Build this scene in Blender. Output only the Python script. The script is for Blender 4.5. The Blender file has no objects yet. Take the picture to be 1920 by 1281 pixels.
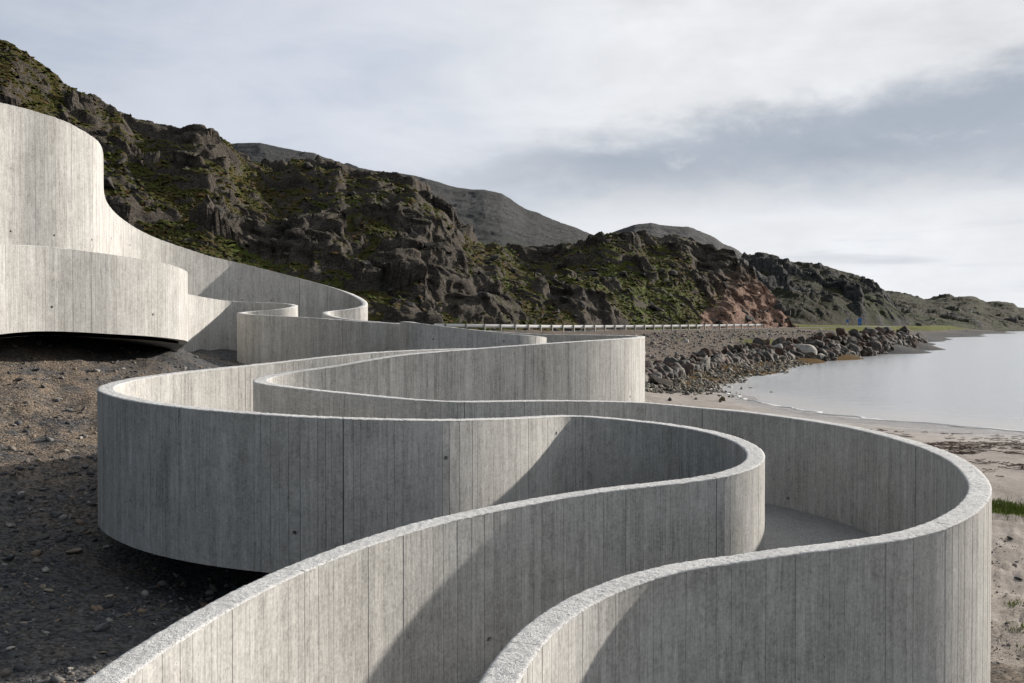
import bpy, math, random
import numpy as np
random.seed(7); RNG = np.random.default_rng(7)
PI = math.pi
SC = bpy.context.scene
COL = SC.collection

# ------------------------------------------------------------------ camera
H = 4.0                                   # camera height above the sea
FPX = 1920 * 35.0 / 36.0
HY = 609.0                                # horizon row of the photograph
PIT = math.atan((640.5 - HY) / FPX)
cam = bpy.data.cameras.new('camera'); cam.lens = 35.0; cam.sensor_width = 36.0
cam.clip_start = 0.1; cam.clip_end = 20000
camo = bpy.data.objects.new('camera', cam); COL.objects.link(camo)
camo.location = (0, 0, H); camo.rotation_euler = (PI / 2 - PIT, 0, 0)
SC.camera = camo

def ray(px, py):
    """direction through a point of the photograph, scaled so that y = 1"""
    u = (np.asarray(px, float) - 960) / FPX; v = -(np.asarray(py, float) - 640.5) / FPX
    y = v * math.sin(PIT) + math.cos(PIT)
    return u / y, (v * math.cos(PIT) - math.sin(PIT)) / y
def at_z(px, py, z):
    rx, rz = ray(px, py); d = (z - H) / rz
    return float(rx * d), float(d)
def proj(X, Y, Z):
    """world -> photograph pixels"""
    Zr = Z - H; c, s = math.cos(PIT), math.sin(PIT)
    f = Y * c - Zr * s; up = Y * s + Zr * c
    f = np.where(np.abs(f) < 1e-3, 1e-3, f)
    return 960 + FPX * X / f, 640.5 - FPX * up / f, f

# ------------------------------------------------------------------ light
SUN_AZ = math.radians(52.0)               # to the right of the view axis
SUN_EL = math.radians(18.0)
SDIR = np.array([math.sin(SUN_AZ) * math.cos(SUN_EL), math.cos(SUN_AZ) * math.cos(SUN_EL), math.sin(SUN_EL)])
sun = bpy.data.lights.new('sun', 'SUN'); sun.energy = 4.9; sun.angle = math.radians(1.3); sun.color = (1.0, 0.925, 0.83)
suno = bpy.data.objects.new('sun', sun); COL.objects.link(suno)
from mathutils import Vector
suno.rotation_euler = Vector(SDIR).to_track_quat('Z', 'Y').to_euler()
suno.location = (60, 60, 60)

# ------------------------------------------------------------------ node helpers
class E:
    """tiny expression builder over Math nodes"""
    nt = None
    def __init__(s, sock): s.s = sock
    @staticmethod
    def m(op, *a, clamp=False):
        n = E.nt.nodes.new('ShaderNodeMath'); n.operation = op; n.use_clamp = clamp
        for i, x in enumerate(a):
            if isinstance(x, E): E.nt.links.new(x.s, n.inputs[i])
            else: n.inputs[i].default_value = x
        return E(n.outputs[0])
    def __add__(s, o): return E.m('ADD', s, o)
    __radd__ = __add__
    def __sub__(s, o): return E.m('SUBTRACT', s, o)
    def __rsub__(s, o): return E.m('SUBTRACT', o, s)
    def __mul__(s, o): return E.m('MULTIPLY', s, o)
    __rmul__ = __mul__
    def __truediv__(s, o): return E.m('DIVIDE', s, o)
def sstep(x, a, b):
    n = E.nt.nodes.new('ShaderNodeMapRange'); n.interpolation_type = 'SMOOTHSTEP'
    E.nt.links.new(x.s, n.inputs[0]); n.inputs[1].default_value = a; n.inputs[2].default_value = b
    return E(n.outputs[0])
def mixc(f, a, b, mode='MIX'):
    n = E.nt.nodes.new('ShaderNodeMix'); n.data_type = 'RGBA'; n.blend_type = mode
    for k, x in ((0, f), (6, a), (7, b)):
        if isinstance(x, E): E.nt.links.new(x.s, n.inputs[k])
        elif k == 0: n.inputs[0].default_value = x
        else: n.inputs[k].default_value = (*x, 1) if len(x) == 3 else x
    return E(n.outputs[2])
def comb(x, y, z):
    n = E.nt.nodes.new('ShaderNodeCombineXYZ')
    for i, v in enumerate((x, y, z)):
        if isinstance(v, E): E.nt.links.new(v.s, n.inputs[i])
        else: n.inputs[i].default_value = v
    return E(n.outputs[0])
def sep(v):
    n = E.nt.nodes.new('ShaderNodeSeparateXYZ'); E.nt.links.new(v.s, n.inputs[0])
    return [E(o) for o in n.outputs]
def noise(vec, scale, detail=4, rough=.55, dist=0.0):
    n = E.nt.nodes.new('ShaderNodeTexNoise')
    if vec is not None: E.nt.links.new(vec.s, n.inputs['Vector'])
    n.inputs['Scale'].default_value = scale; n.inputs['Detail'].default_value = detail
    n.inputs['Roughness'].default_value = rough; n.inputs['Distortion'].default_value = dist
    return E(n.outputs[0])
def voro(vec, scale, feature='F1', out=0):
    n = E.nt.nodes.new('ShaderNodeTexVoronoi'); n.feature = feature
    E.nt.links.new(vec.s, n.inputs['Vector']); n.inputs['Scale'].default_value = scale
    return E(n.outputs[out])
def vmul(v, x, y, z):
    n = E.nt.nodes.new('ShaderNodeVectorMath'); n.operation = 'MULTIPLY'
    E.nt.links.new(v.s, n.inputs[0]); n.inputs[1].default_value = (x, y, z)
    return E(n.outputs[0])
def pos():
    return E(E.nt.nodes.new('ShaderNodeNewGeometry').outputs['Position'])
def objpos():
    return E(E.nt.nodes.new('ShaderNodeTexCoord').outputs['Object'])
def nrm():
    return E(E.nt.nodes.new('ShaderNodeNewGeometry').outputs['Normal'])
def attr(name):
    n = E.nt.nodes.new('ShaderNodeAttribute'); n.attribute_name = name
    return E(n.outputs['Fac'])
def uv():
    n = E.nt.nodes.new('ShaderNodeUVMap'); n.uv_map = 'UVMap'
    return E(n.outputs[0])
def objrand():
    return E(E.nt.nodes.new('ShaderNodeObjectInfo').outputs['Random'])
def bump(h, strength, dist, prev=None):
    n = E.nt.nodes.new('ShaderNodeBump'); n.inputs['Strength'].default_value = strength
    n.inputs['Distance'].default_value = dist; E.nt.links.new(h.s, n.inputs['Height'])
    if prev is not None: E.nt.links.new(prev.s, n.inputs['Normal'])
    return E(n.outputs[0])
def new_mat(name):
    m = bpy.data.materials.new(name); m.use_nodes = True
    E.nt = m.node_tree
    b = m.node_tree.nodes['Principled BSDF']
    return m, b
def setp(b, **k):
    for name, v in k.items():
        key = {'color': 'Base Color', 'rough': 'Roughness', 'normal': 'Normal', 'metal': 'Metallic', 'spec': 'Specular IOR Level', 'ior': 'IOR'}[name]
        if isinstance(v, E): E.nt.links.new(v.s, b.inputs[key])
        elif key == 'Base Color': b.inputs[key].default_value = (*v, 1)
        else: b.inputs[key].default_value = v

# ------------------------------------------------------------------ sky
w = bpy.data.worlds.new('World'); SC.world = w; w.use_nodes = True
E.nt = w.node_tree
bg = w.node_tree.nodes['Background']; bg.inputs[1].default_value = 0.066
sky = w.node_tree.nodes.new('ShaderNodeTexSky'); sky.sky_type = 'NISHITA'; sky.sun_disc = False
sky.sun_elevation = SUN_EL; sky.sun_rotation = SUN_AZ
sky.air_density = 1.0; sky.dust_density = 1.5; sky.ozone_density = 1.2
gen = E(w.node_tree.nodes.new('ShaderNodeTexCoord').outputs['Generated'])
dx, dy, dz = sep(gen)
zz = E.m('MAXIMUM', dz, 0.0)
pl = comb(dx / (zz + 0.18), dy / (zz + 0.18), 0.0)           # a flat cloud layer seen from below
az = E.m('ARCTAN2', dx, dy)
skv = vmul(gen, 1.0, 1.0, 2.3)
n1 = noise(skv, 2.1, 6, .52, .45)
n2 = noise(comb(dx + dz * .9, dy, dz * 2.6 - dx * .25), 4.6, 7, .55, .5)
n3 = noise(skv, 13.0, 6, .6, .3)
warp = (n1 - .5) * .07 + (n2 - .5) * .05 + (n3 - .5) * .05
# the long grey bank of stratus climbing to the right
el = zz + warp
up = sstep(.188 + az * .10 - el, -.010, .034)
dn = sstep(el - (.112 + az * .03), -.022, .048)
lend = sstep(az + warp * 2.5, -.20, .10)
band = up * dn * lend
# thin low streaks above the sea
st = sstep(noise(comb(az * 3.0, zz * 34.0, 0.0), 1.5, 3, .5, .3), .54, .72) * sstep(zz, .015, .05) * sstep(.13 - zz, 0, .05) * sstep(az, .15, .35)
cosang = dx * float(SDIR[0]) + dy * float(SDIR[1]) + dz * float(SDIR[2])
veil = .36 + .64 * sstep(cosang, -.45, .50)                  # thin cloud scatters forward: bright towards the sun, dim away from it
white = (8.0 + .9 * sstep(.14 - zz, 0.0, .08) + (n1 - .5) * 4.2 + (n2 - .5) * 3.6 + (n3 - .5) * 1.7)
thin = sstep(n1 * .6 + n2 * .4, .40, .62)                     # 0: blue shows through the veil
leftness = sstep(az * -1.0 + warp * 1.5, -.14, .28)
wht = comb(white * .985, white * 1.0, white * 1.02)
grey = comb(2.6 + n2 * 2.7, 3.15 + n2 * 2.65, 4.05 + n2 * 2.5)
blue = mixc(.66, E(sky.outputs[0]), (5.3, 6.3, 8.0))
top = sstep(zz, .24, .42)
cl = mixc((1.0 - thin) * leftness * .95, wht, blue)
cl = mixc(leftness * .6, cl, (5.5, 6.0, 7.1))
cl = mixc(top * leftness * .45, cl, (4.6, 4.9, 5.6))
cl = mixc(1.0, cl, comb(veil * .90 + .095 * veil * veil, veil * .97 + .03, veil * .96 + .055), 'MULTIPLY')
cl = mixc(band * .92, cl, grey)
puff = sstep(n2 * .45 + n3 * .55, .53, .66) * band
cl = mixc(puff * .45, cl, (7.6, 7.8, 8.1))
cl = mixc(st * .35, cl, grey)
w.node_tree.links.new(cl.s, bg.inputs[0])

SC.view_settings.view_transform = 'Standard'; SC.view_settings.look = 'None'
SC.view_settings.exposure = 0.6; SC.view_settings.gamma = 1.0
SC.cycles.max_bounces = 6; SC.cycles.diffuse_bounces = 3; SC.cycles.glossy_bounces = 3
SC.cycles.transparent_max_bounces = 6; SC.cycles.use_denoising = True; SC.cycles.use_adaptive_sampling = True; SC.cycles.adaptive_threshold = .02
SC.cycles.caustics_reflective = False; SC.cycles.caustics_refractive = False

# ------------------------------------------------------------------ object helpers
def tag(o, label=None, cat=None, group=None, kind=None):
    if label: o['label'] = label
    if cat: o['category'] = cat
    if group: o['group'] = group
    if kind: o['kind'] = kind
    return o
def link(name, me, mat=None, parent=None):
    o = bpy.data.objects.new(name, me); COL.objects.link(o)
    if mat is not None and me is not None and not me.materials: me.materials.append(mat)
    if parent is not None: o.parent = parent
    return o
def empty(name, loc=(0, 0, 0)):
    o = bpy.data.objects.new(name, None); COL.objects.link(o); o.location = loc
    o.empty_display_size = .3
    return o
def mesh(name, V, F, uvs=None, attrs=None, smooth=False):
    """V (n,3); F list of tuples or (m,k) array; uvs per vertex (n,2); attrs {name: (n,)}"""
    me = bpy.data.meshes.new(name)
    V = np.asarray(V, np.float32)
    if isinstance(F, np.ndarray):
        m, k = F.shape
        me.vertices.add(len(V)); me.vertices.foreach_set('co', V.ravel())
        me.loops.add(m * k); me.loops.foreach_set('vertex_index', F.astype(np.int32).ravel())
        me.polygons.add(m)
        me.polygons.foreach_set('loop_start', np.arange(0, m * k, k, dtype=np.int32))
        me.polygons.foreach_set('loop_total', np.full(m, k, np.int32))
        li = F.ravel()
    else:
        me.from_pydata(V.tolist(), [], F); li = np.array([i for f in F for i in f])
    if uvs is not None:
        l = me.uv_layers.new(name='UVMap')
        l.data.foreach_set('uv', np.asarray(uvs, np.float32)[li].ravel())
    for nme, a in (attrs or {}).items():
        at = me.attributes.new(nme, 'FLOAT', 'POINT'); at.data.foreach_set('value', np.asarray(a, np.float32))
    me.update(calc_edges=True)
    if smooth: me.polygons.foreach_set('use_smooth', np.ones(len(me.polygons), bool))
    return me
def gridF(r, c, flip=False):
    i = np.arange(r - 1)[:, None] * c + np.arange(c - 1)[None, :]
    q = np.stack([i, i + 1, i + c + 1, i + c], -1).reshape(-1, 4)
    return q[:, ::-1] if flip else q

# ------------------------------------------------------------------ noise in numpy
_P = np.random.default_rng(3).permutation(512).astype(np.int64); _P = np.concatenate([_P, _P, _P])
_G = np.random.default_rng(4).normal(size=(512, 3)); _G /= np.linalg.norm(_G, axis=1)[:, None]
_R = np.random.default_rng(5).random((512, 4))
def _h(x, y, z=0): return _P[_P[_P[x & 511] + (y & 511)] + (z & 511)]
def perlin(x, y, z=None):
    if z is None: z = np.zeros_like(x) + .37
    x, y, z = np.broadcast_arrays(x, y, z)
    xi, yi, zi = (np.floor(a).astype(np.int64) for a in (x, y, z))
    xf, yf, zf = x - xi, y - yi, z - zi
    u, v, t = (a * a * a * (a * (a * 6 - 15) + 10) for a in (xf, yf, zf))
    r = 0
    for i in (0, 1):
        for j in (0, 1):
            for k in (0, 1):
                g = _G[_h(xi + i, yi + j, zi + k)]
                d = g[..., 0] * (xf - i) + g[..., 1] * (yf - j) + g[..., 2] * (zf - k)
                r = r + d * (u if i else 1 - u) * (v if j else 1 - v) * (t if k else 1 - t)
    return r * 1.5
def fbm(x, y, o=4, g=.5, z=None):
    r = 0; a = 1; f = 1
    for _ in range(o):
        r = r + a * perlin(x * f + 17.3 * _, y * f - 9.1 * _, None if z is None else z * f); a *= g; f *= 2.03
    return r
def worley(x, y):
    """F1, F2 and four random numbers of the nearest cell"""
    xi, yi = np.floor(x).astype(np.int64), np.floor(y).astype(np.int64)
    f1 = np.full(x.shape, 9.); f2 = np.full(x.shape, 9.); idx = np.zeros(x.shape, np.int64)
    ox = np.zeros(x.shape); oy = np.zeros(x.shape)
    for i in (-1, 0, 1):
        for j in (-1, 0, 1):
            h = _h(xi + i, yi + j); r = _R[h]
            ddx = xi + i + r[..., 0] - x; ddy = yi + j + r[..., 1] - y
            d = np.hypot(ddx, ddy)
            nearer = d < f1
            f2 = np.where(nearer, f1, np.minimum(f2, d)); f1 = np.where(nearer, d, f1)
            idx = np.where(nearer, h, idx); ox = np.where(nearer, ddx, ox); oy = np.where(nearer, ddy, oy)
    return f1, f2, _R[idx], ox, oy
def ss(x, a, b):
    t = np.clip((x - a) / (b - a), 0, 1); return t * t * (3 - 2 * t)
def rbf(P, smooth=0.0):
    P = np.array(P, float); n = len(P)
    A = np.hypot(P[:, None, 0] - P[None, :, 0], P[:, None, 1] - P[None, :, 1])
    A[np.diag_indices(n)] += smooth
    M = np.zeros((n + 1, n + 1)); M[:n, :n] = A; M[:n, n] = 1; M[n, :n] = 1
    c = np.linalg.solve(M, np.r_[P[:, 2], 0])
    def f(x, y):
        x = np.asarray(x, float); y = np.asarray(y, float); r = np.full(np.broadcast(x, y).shape, c[n])
        for i in range(n): r = r + c[i] * np.hypot(x - P[i, 0], y - P[i, 1])
        return r
    return f

# ------------------------------------------------------------------ materials
def concrete():
    m, b = new_mat('board_marked_concrete')
    U = uv(); p = pos(); t = attr('tone')
    grain = noise(vmul(U, 95.0, 4.0, 1.0), 1.0, 4, .6, .6)
    streak = noise(vmul(U, 7.0, .55, 1.0), 1.0, 3, .55)
    mott = noise(p, 11.0, 5, .65, .4)
    smear = noise(vmul(U, 30.0, 1.6, 1.0), 1.0, 5, .65, .5)
    blotch = noise(p, 1.7, 6, .62)
    fine = noise(p, 38.0, 4, .6)
    pores = sstep(.125 - voro(p, 23.0), 0.0, .05) * sstep(noise(p, 3.1, 2), .5, .62)
    stain = sstep(noise(vmul(U, 16.0, 2.4, 1.0), 1.0, 5, .65, .8), .60, .74)
    v = 1.0 + (t - .5) * .20 + (grain - .5) * .62 + (streak - .5) * .6 + (smear - .5) * .85 + (blotch - .5) * .75 + (fine - .5) * .95 + (mott - .5) * .6 - pores * .5 - stain * .36
    base = mixc(blotch, (.445, .428, .40), (.385, .383, .372))
    c = mixc(1.0, base, comb(v, v, v), 'MULTIPLY')
    n = bump(grain * .6 + fine * .5 + blotch * .6 - pores * 1.5, .55, .006)
    setp(b, color=c, rough=.9, normal=n, spec=.2)
    return m
def coping_mat():
    m, b = new_mat('rough_struck_concrete')
    p = pos()
    g = noise(p, 150.0, 3, .7); g2 = noise(p, 42.0, 3, .7); bl = noise(p, 2.2, 4, .6)
    pit = sstep(noise(p, 90.0, 2, .6), .58, .72)
    v = .94 + (g - .5) * .7 + (g2 - .5) * 1.0 + (bl - .5) * .45 - pit * .32
    c = mixc(1.0, (.60, .598, .59), comb(v, v, v), 'MULTIPLY')
    setp(b, color=c, rough=.95, spec=.15, normal=bump(g * .5 + g2 - pit * .7, .9, .012))
    return m
def floor_mat():
    m, b = new_mat('exposed_aggregate')
    p = pos(); g = voro(p, 95.0, 'F1', 1); gx = sep(g)[0]; n1 = noise(p, 1.6, 4, .6)
    v = .62 + gx * .75 + (n1 - .5) * .4
    c = mixc(1.0, (.27, .265, .255), comb(v, v, v), 'MULTIPLY')
    setp(b, color=c, rough=.93, spec=.2, normal=bump(voro(p, 95.0), .5, .006))
    return m
def plain(name, col, rough=.7, metal=0.0, var=.12, sc=6.0):
    m, b = new_mat(name)
    v = 1.0 + (noise(objpos(), sc, 4, .6) - .5) * (2 * var)
    setp(b, color=mixc(1.0, col, comb(v, v, v), 'MULTIPLY'), rough=rough, metal=metal)
    return m
def rock_mat(name, c0, c1, sc=1.0, lichen=.35, bstr=.7):
    m, b = new_mat(name)
    p = pos(); r = objrand(); q = objpos()
    n1 = noise(p, .9 * sc, 6, .62, .5); n2 = noise(vmul(p, 1.0, 1.0, 2.2), 4.5 * sc, 5, .65); n3 = noise(p, 22 * sc, 4, .65)
    crack = sstep(voro(p, 2.2 * sc, 'DISTANCE_TO_EDGE'), 0.0, .055)
    li = sstep(noise(p, 7.5 * sc, 5, .7), .57, .68) * lichen
    v = .78 + r * .42 + (n2 - .5) * .7 + (n3 - .5) * .45
    c = mixc(sstep(n1, .35, .65), c0, c1)
    c = mixc(1.0, c, comb(v, v, v), 'MULTIPLY')
    c = mixc(li, c, (.36, .35, .32))
    c = mixc((1.0 - crack) * .12, c, (.03, .03, .03))
    setp(b, color=c, rough=.9, spec=.2, normal=bump(n2 * .8 + n3 * .35 + crack * .06, bstr, .25 / sc))
    return m
def hill_mat(name, moss=(.054, .058, .011), moss2=(.074, .046, .017), bright=(.082, .115, .018), rk0=(.036, .03, .025), rk1=(.095, .081, .066), sc=1.0):
    """bare rock where the attribute 'rock' is 1, turf and heath elsewhere, red fresh rock where 'cut' is 1"""
    m, b = new_mat(name)
    p = pos(); rk = attr('rock'); ct = attr('cut'); gr = attr('lush')
    n1 = noise(p, .22 * sc, 6, .62, .4); n2 = noise(vmul(p, 1, 1, 2.4), 1.4 * sc, 6, .68, .3); n3 = noise(p, 5.5 * sc, 5, .7); n4 = noise(p, 20 * sc, 3, .7)
    v = .70 + n2 * .5 + (n3 - .5) * 2.0 + (n4 - .5) * 1.5
    rock = mixc(sstep(n1 * .5 + n2 * .5, .38, .62), rk0, rk1)
    rock = mixc(sstep(n3 * .55 + n4 * .45, .52, .62) * .5, rock, (.23, .22, .205))
    red = mixc(sstep(n2, .35, .65), (.13, .075, .055), (.31, .20, .15))
    rock = mixc(ct, rock, red)
    rock = mixc(1.0, rock, comb(v, v, v), 'MULTIPLY')
    tf = mixc(sstep(n1 * .45 + n3 * .55, .44, .56), moss, moss2)
    tf = mixc(gr * sstep(n2, .3, .6), tf, bright)
    v2 = .25 + n3 * .9 + n4 * .65
    tf = mixc(1.0, tf, comb(v2, v2, v2), 'MULTIPLY')
    f = sstep(rk + (n2 - .5) * .8 + (n3 - .5) * .8, .46, .60)
    c = mixc(f, tf, rock)
    setp(b, color=c, rough=.95, spec=.12, normal=bump(n2 * .9 + n3 * .6 + n4 * .25, .9, .6 / sc))
    return m
def ground_mat():
    m, b = new_mat('shore_ground')
    p = pos(); sd = attr('sand'); gs = attr('grass'); kp = attr('kelp'); br = attr('brown'); wt = attr('wet')
    n0 = noise(p, .35, 5, .6, .3); n1 = noise(p, 2.4, 6, .65, .3); n2 = noise(p, 14.0, 6, .7); n3 = noise(p, 70.0, 4, .7)
    cell = voro(p, 26.0, 'F1', 1); cr, cg, cb = sep(cell); cd = voro(p, 26.0)
    cell2 = voro(p, 9.0, 'F1', 1); c2 = sep(cell2)[0]; cd2 = voro(p, 9.0)
    # shale gravel, grey to brown
    g = mixc(sstep(n1 * .6 + n0 * .4, .44, .66), (.095, .098, .103), (.14, .128, .115))
    g = mixc(br * sstep(n1, .3, .62), g, (.23, .185, .145))
    vg = .45 + cr * .75 + (n2 - .5) * .9 + (n3 - .5) * .5
    g = mixc(1.0, g, comb(vg, vg, vg), 'MULTIPLY')
    # pale sand with scraps of weed and faint ruts
    s = mixc(sstep(n1 * .5 + n0 * .5, .4, .62), (.37, .335, .305), (.28, .25, .222))
    vs = .88 + (n2 - .5) * .5 + (n3 - .5) * .35
    s = mixc(1.0, s, comb(vs, vs, vs), 'MULTIPLY')
    w1 = noise(vmul(p, .55, 1.7, 1.0), 1.1, 6, .7, .8)
    s = mixc(sstep(w1, .60, .66) * .30, s, (.10, .075, .055))
    t = noise(vmul(p, .22, 1.5, 1.0), .8, 5, .6, .4)
    s = mixc(wt * (.10 + sstep(t, .44, .62) * .6), s, (.17, .145, .125))
    c = mixc(sstep(sd + (n1 - .5) * .5 + (n2 - .5) * .25, .4, .6), g, s)
    k = mixc(sstep(n2, .4, .6), (.028, .022, .011), (.15, .088, .032))
    c = mixc(sstep(kp + (n1 - .5) * .7 + (n2 - .5) * .5, .45, .6), c, k)
    gc = mixc(sstep(n1, .38, .62), (.075, .085, .02), (.14, .14, .05))
    vv = .5 + n2 * .6 + n3 * .4
    gc = mixc(1.0, gc, comb(vv, vv, vv), 'MULTIPLY')
    c = mixc(sstep(gs + (n1 - .5) * .8 + (n2 - .5) * .5, .45, .6), c, gc)
    rough = .93 - wt * .72
    hgt = n2 * .7 + n3 * .25 - cd * .5 * (1.0 - sd * .8) - cd2 * .25 * (1.0 - sd * .8) + n1 * .6
    setp(b, color=c, rough=rough, spec=wt * .45 + .02, normal=bump(hgt, .8, .05))
    return m
def sea_mat():
    m, b = new_mat('sea_water')
    p = pos()
    a = noise(vmul(p, .55, 1.0, 1.0), .9, 4, .6, .3); a2 = noise(vmul(p, .6, 1.0, 1.0), 4.2, 4, .62, .2); a3 = noise(p, .07, 3, .5)
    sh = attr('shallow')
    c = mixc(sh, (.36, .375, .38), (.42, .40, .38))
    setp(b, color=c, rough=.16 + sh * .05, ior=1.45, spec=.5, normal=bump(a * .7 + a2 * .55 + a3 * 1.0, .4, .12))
    return m
M_CON = concrete(); M_COP = coping_mat(); M_FLO = floor_mat()
M_DARK = plain('shaded_hole_grout', (.12, .12, .12), .95)
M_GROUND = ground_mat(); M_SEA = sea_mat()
M_HILL = hill_mat('rocky_heath')
M_RIDGE = hill_mat('far_rocky_heath', moss=(.025, .030, .012), moss2=(.034, .030, .019), bright=(.031, .042, .014), rk0=(.032, .033, .035), rk1=(.062, .062, .062), sc=.5)
M_MOUNT = hill_mat('scree_mountain', moss=(.054, .057, .061), moss2=(.07, .07, .069), bright=(.05, .055, .05), rk0=(.044, .047, .053), rk1=(.08, .081, .084), sc=.22)
M_ROCK = rock_mat('hill_rock', (.036, .033, .03), (.09, .082, .074), 1.0, .35, 1.0)
M_BOULR = rock_mat('reddish_boulder', (.045, .029, .024), (.12, .078, .06), 1.6, .25)
M_BOULG = rock_mat('grey_boulder', (.042, .038, .034), (.115, .104, .094), 1.6, .28)
M_BOULP = rock_mat('pale_boulder', (.26, .245, .225), (.42, .40, .37), 1.6, .2)
M_BOULD = rock_mat('wet_dark_boulder', (.03, .028, .024), (.075, .06, .045), 1.6, .1)
M_STONE = rock_mat('slate_stone', (.075, .078, .084), (.17, .165, .16), 9.0, .3, .5)
M_STONEP = rock_mat('pale_stone', (.27, .25, .225), (.36, .34, .31), 9.0, .2, .5)
M_STONES = rock_mat('sandy_stone', (.24, .195, .15), (.33, .28, .22), 9.0, .15, .5)
M_FARR = plain('worn_asphalt', (.16, .16, .165), .8, 0, .05, .1)
M_STEEL = plain('galvanised_steel', (.80, .81, .82), .4, .0, .06, 1.0)
M_POST = plain('weathered_steel', (.23, .22, .21), .6, .3, .15, 2.0)
M_ASPH = plain('asphalt', (.085, .083, .08), .9, 0, .15, .5)
M_LINE = plain('road_paint', (.7, .7, .68), .7)
M_BLUE = plain('blue_sign_face', (.02, .13, .42), .45)
M_WHITE = plain('white_sign_paint', (.75, .75, .75), .5)
M_KELP = plain('dry_seaweed', (.075, .038, .022), .85, 0, .5, 3.0)
M_FOAM = plain('sea_foam', (.62, .62, .61), .6, 0, .06, 8.0)
def grass_mat():
    m, b = new_mat('grass_blades')
    r = attr('tone')
    setp(b, color=mixc(r, (.07, .105, .015), (.17, .21, .04)), rough=.7, spec=.2)
    return m
M_GRASS = grass_mat()
# ------------------------------------------------------------------ the winding concrete ramp
# every entry: a point of a wall's top edge in the photograph, with how far below the camera it lies ('D') or how far away it is ('d')
W1P = [(100,1360,'D',1.80),(193,1268),(225,1250),(319,1190),(412,1134),(544,1069),(700,1010),(797,980.5),(911,955.5),(1021,934.5,'D',1.60),(1148,915),(1249,905),(1334,895),(1393,879),(1414,868),(1421,858,'D',1.47),(1416,842),(1398,830),(1368,818),(1322,806),(1262,796),(1178,787),(1080,778.5,'D',1.22),(983,782.6),(892,785.7),(800,787),(680,784.5),(560,780,'D',.97),(472,774),(368,765),(285,754.5),(243,747),(212,738),(192,729.5,'D',.80),(212,719),(254,709.5),(306,702),(389,692.5,'d',15.5),(472.5,684,'d',16.4),(556,675.2,'d',17.2),(608,669,'d',17.6),(692,661,'d',18.4),(754,657.5,'d',19.0),(846,654.0,'d',20.0),(930,652.5,'d',20.9),(990,649.5,'d',21.6),(1009,647,'d',22.1),(1018,642.5,'d',22.8),(1020,637.5,'d',23.8),(1017,633.5,'d',24.8),(1005,630.8,'d',25.4),(985,629,'d',25.7),(960,626.5,'d',25.5),(914,621.2,'d',24.9),(846,613.8,'d',24.0),(800,608,'d',23.6),(776,604.3,'d',23.3),(760,603.0,'d',23.5),(758,603.4,'d',24.0),(766,604.6,'d',24.8),(773,606.2,'d',25.6),(768,607.5,'d',26.2),(746,607.2,'d',26.5),(720,605.6,'d',26.6),(692,603.8,'d',26.6),(650,600.5,'d',26.8),(608,597.3,'d',27.0),(561,594.5,'d',27.2),(504,591.5,'d',27.5),(470,589.5,'d',27.8),(452,587,'d',28.3),(453,585.5,'d',28.8),(483,583,'d',29.2),(525,579.5,'d',29.5),(546,576,'d',29.9),(553,573.5,'d',30.4),(546,570.5,'d',30.9),(525,568.3,'d',31.3),(483,567,'d',31.6),(431,564.8,'d',31.3),(400,561,'d',30.6),(375,556.8,'d',29.7),(352,552.5,'d',28.8),(332,548.5,'d',27.6),(322,544,'d',26.3),(322,536,'d',25.0),(331,526,'d',23.9),(342,517.5,'d',23.0),(343,511,'d',22.4),(336,505,'d',21.9),(325,501,'d',21.5),(302,494,'d',20.9),(270,487.5,'d',20.4),(208,478,'d',19.6),(125,467,'d',18.8),(62,461,'d',18.2),(0,459,'d',17.5),(-70,459,'d',16.6)]
W2P = [(880,1370,'D',1.82),(933,1281),(958,1240),(985,1204),(1040,1155),(1110,1114),(1191,1083),(1272,1062,'D',1.68),(1400,1044),(1436,1038),(1572,1021),(1660,1009),(1731,993),(1781,973.5),(1820,948),(1838,918,'D',1.53),(1830,895),(1801,867),(1753,843),(1663,815.5),(1581,797.5),(1490,783.5,'D',1.36),(1391,771),(1300,763,'D',1.285),(1205,754.5,'D',1.2),(1075,751,'D',1.115),(950,751.3,'D',1.06),(864,752.8,'D',1.035),(820,751.3,'D',1.015),(750,746.5,'D',.97),(662,738,'d',13.4),(575,729,'d',13.4),(509,720.5,'d',13.65),(486,714,'d',14.1),(500,706.5,'d',14.55),(553,696,'d',15.0),(619,687.5,'d',15.39),(684,676,'d',15.77),(750,665.5,'d',16.2),(881,654.3,'d',17.1),(1012,644.6,'d',18.1),(1100,638.9,'d',18.9),(1170,634.4,'d',19.9),(1194,632.6,'d',20.9),(1201,631.3,'d',22.2),(1196,630.2,'d',23.7),(1168,629.0,'d',25.6),(1100,627.8,'d',27.6),(1012,626.6,'d',28.7),(908,620,'d',28.9),(802,610,'d',29.1),(704,603,'d',29.5),(650,598,'d',30.0),(620,592,'d',30.5),(609,586.5,'d',31.1),(619,583.3,'d',31.8),(650,580.3,'d',32.3),(675,575.5,'d',32.7),(684,571.5,'d',33.3),(681,564.5,'d',34.0),(668,556,'d',34.6),(648,547,'d',35.0),(619,537.5,'d',35.1),(567,523.5,'d',34.9),(504,507,'d',34.5),(442,492,'d',34.0),(400,483,'d',33.4),(333,462,'d',32.3),(290,447,'d',31.5),(250,428,'d',30.5),(219,407,'d',29.4),(198,386,'d',28.2),(188.5,365,'d',27.2),(186,330,'d',26.1),(186,300,'d',25.3),(184,278,'d',24.7),(176,264.5,'d',24.2),(163,254,'d',23.8),(135,237,'d',23.3),(104,222.7,'d',22.8),(69,212,'d',22.4),(31,201,'d',22.0),(0,194,'d',21.6),(-80,180,'d',20.5)]
PRE1 = [(-4.2, -1.2, 2.02), (-3.2, 1.0, 2.08), (-2.45, 2.8, 2.14)]      # the walls run on past the camera's left
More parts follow.
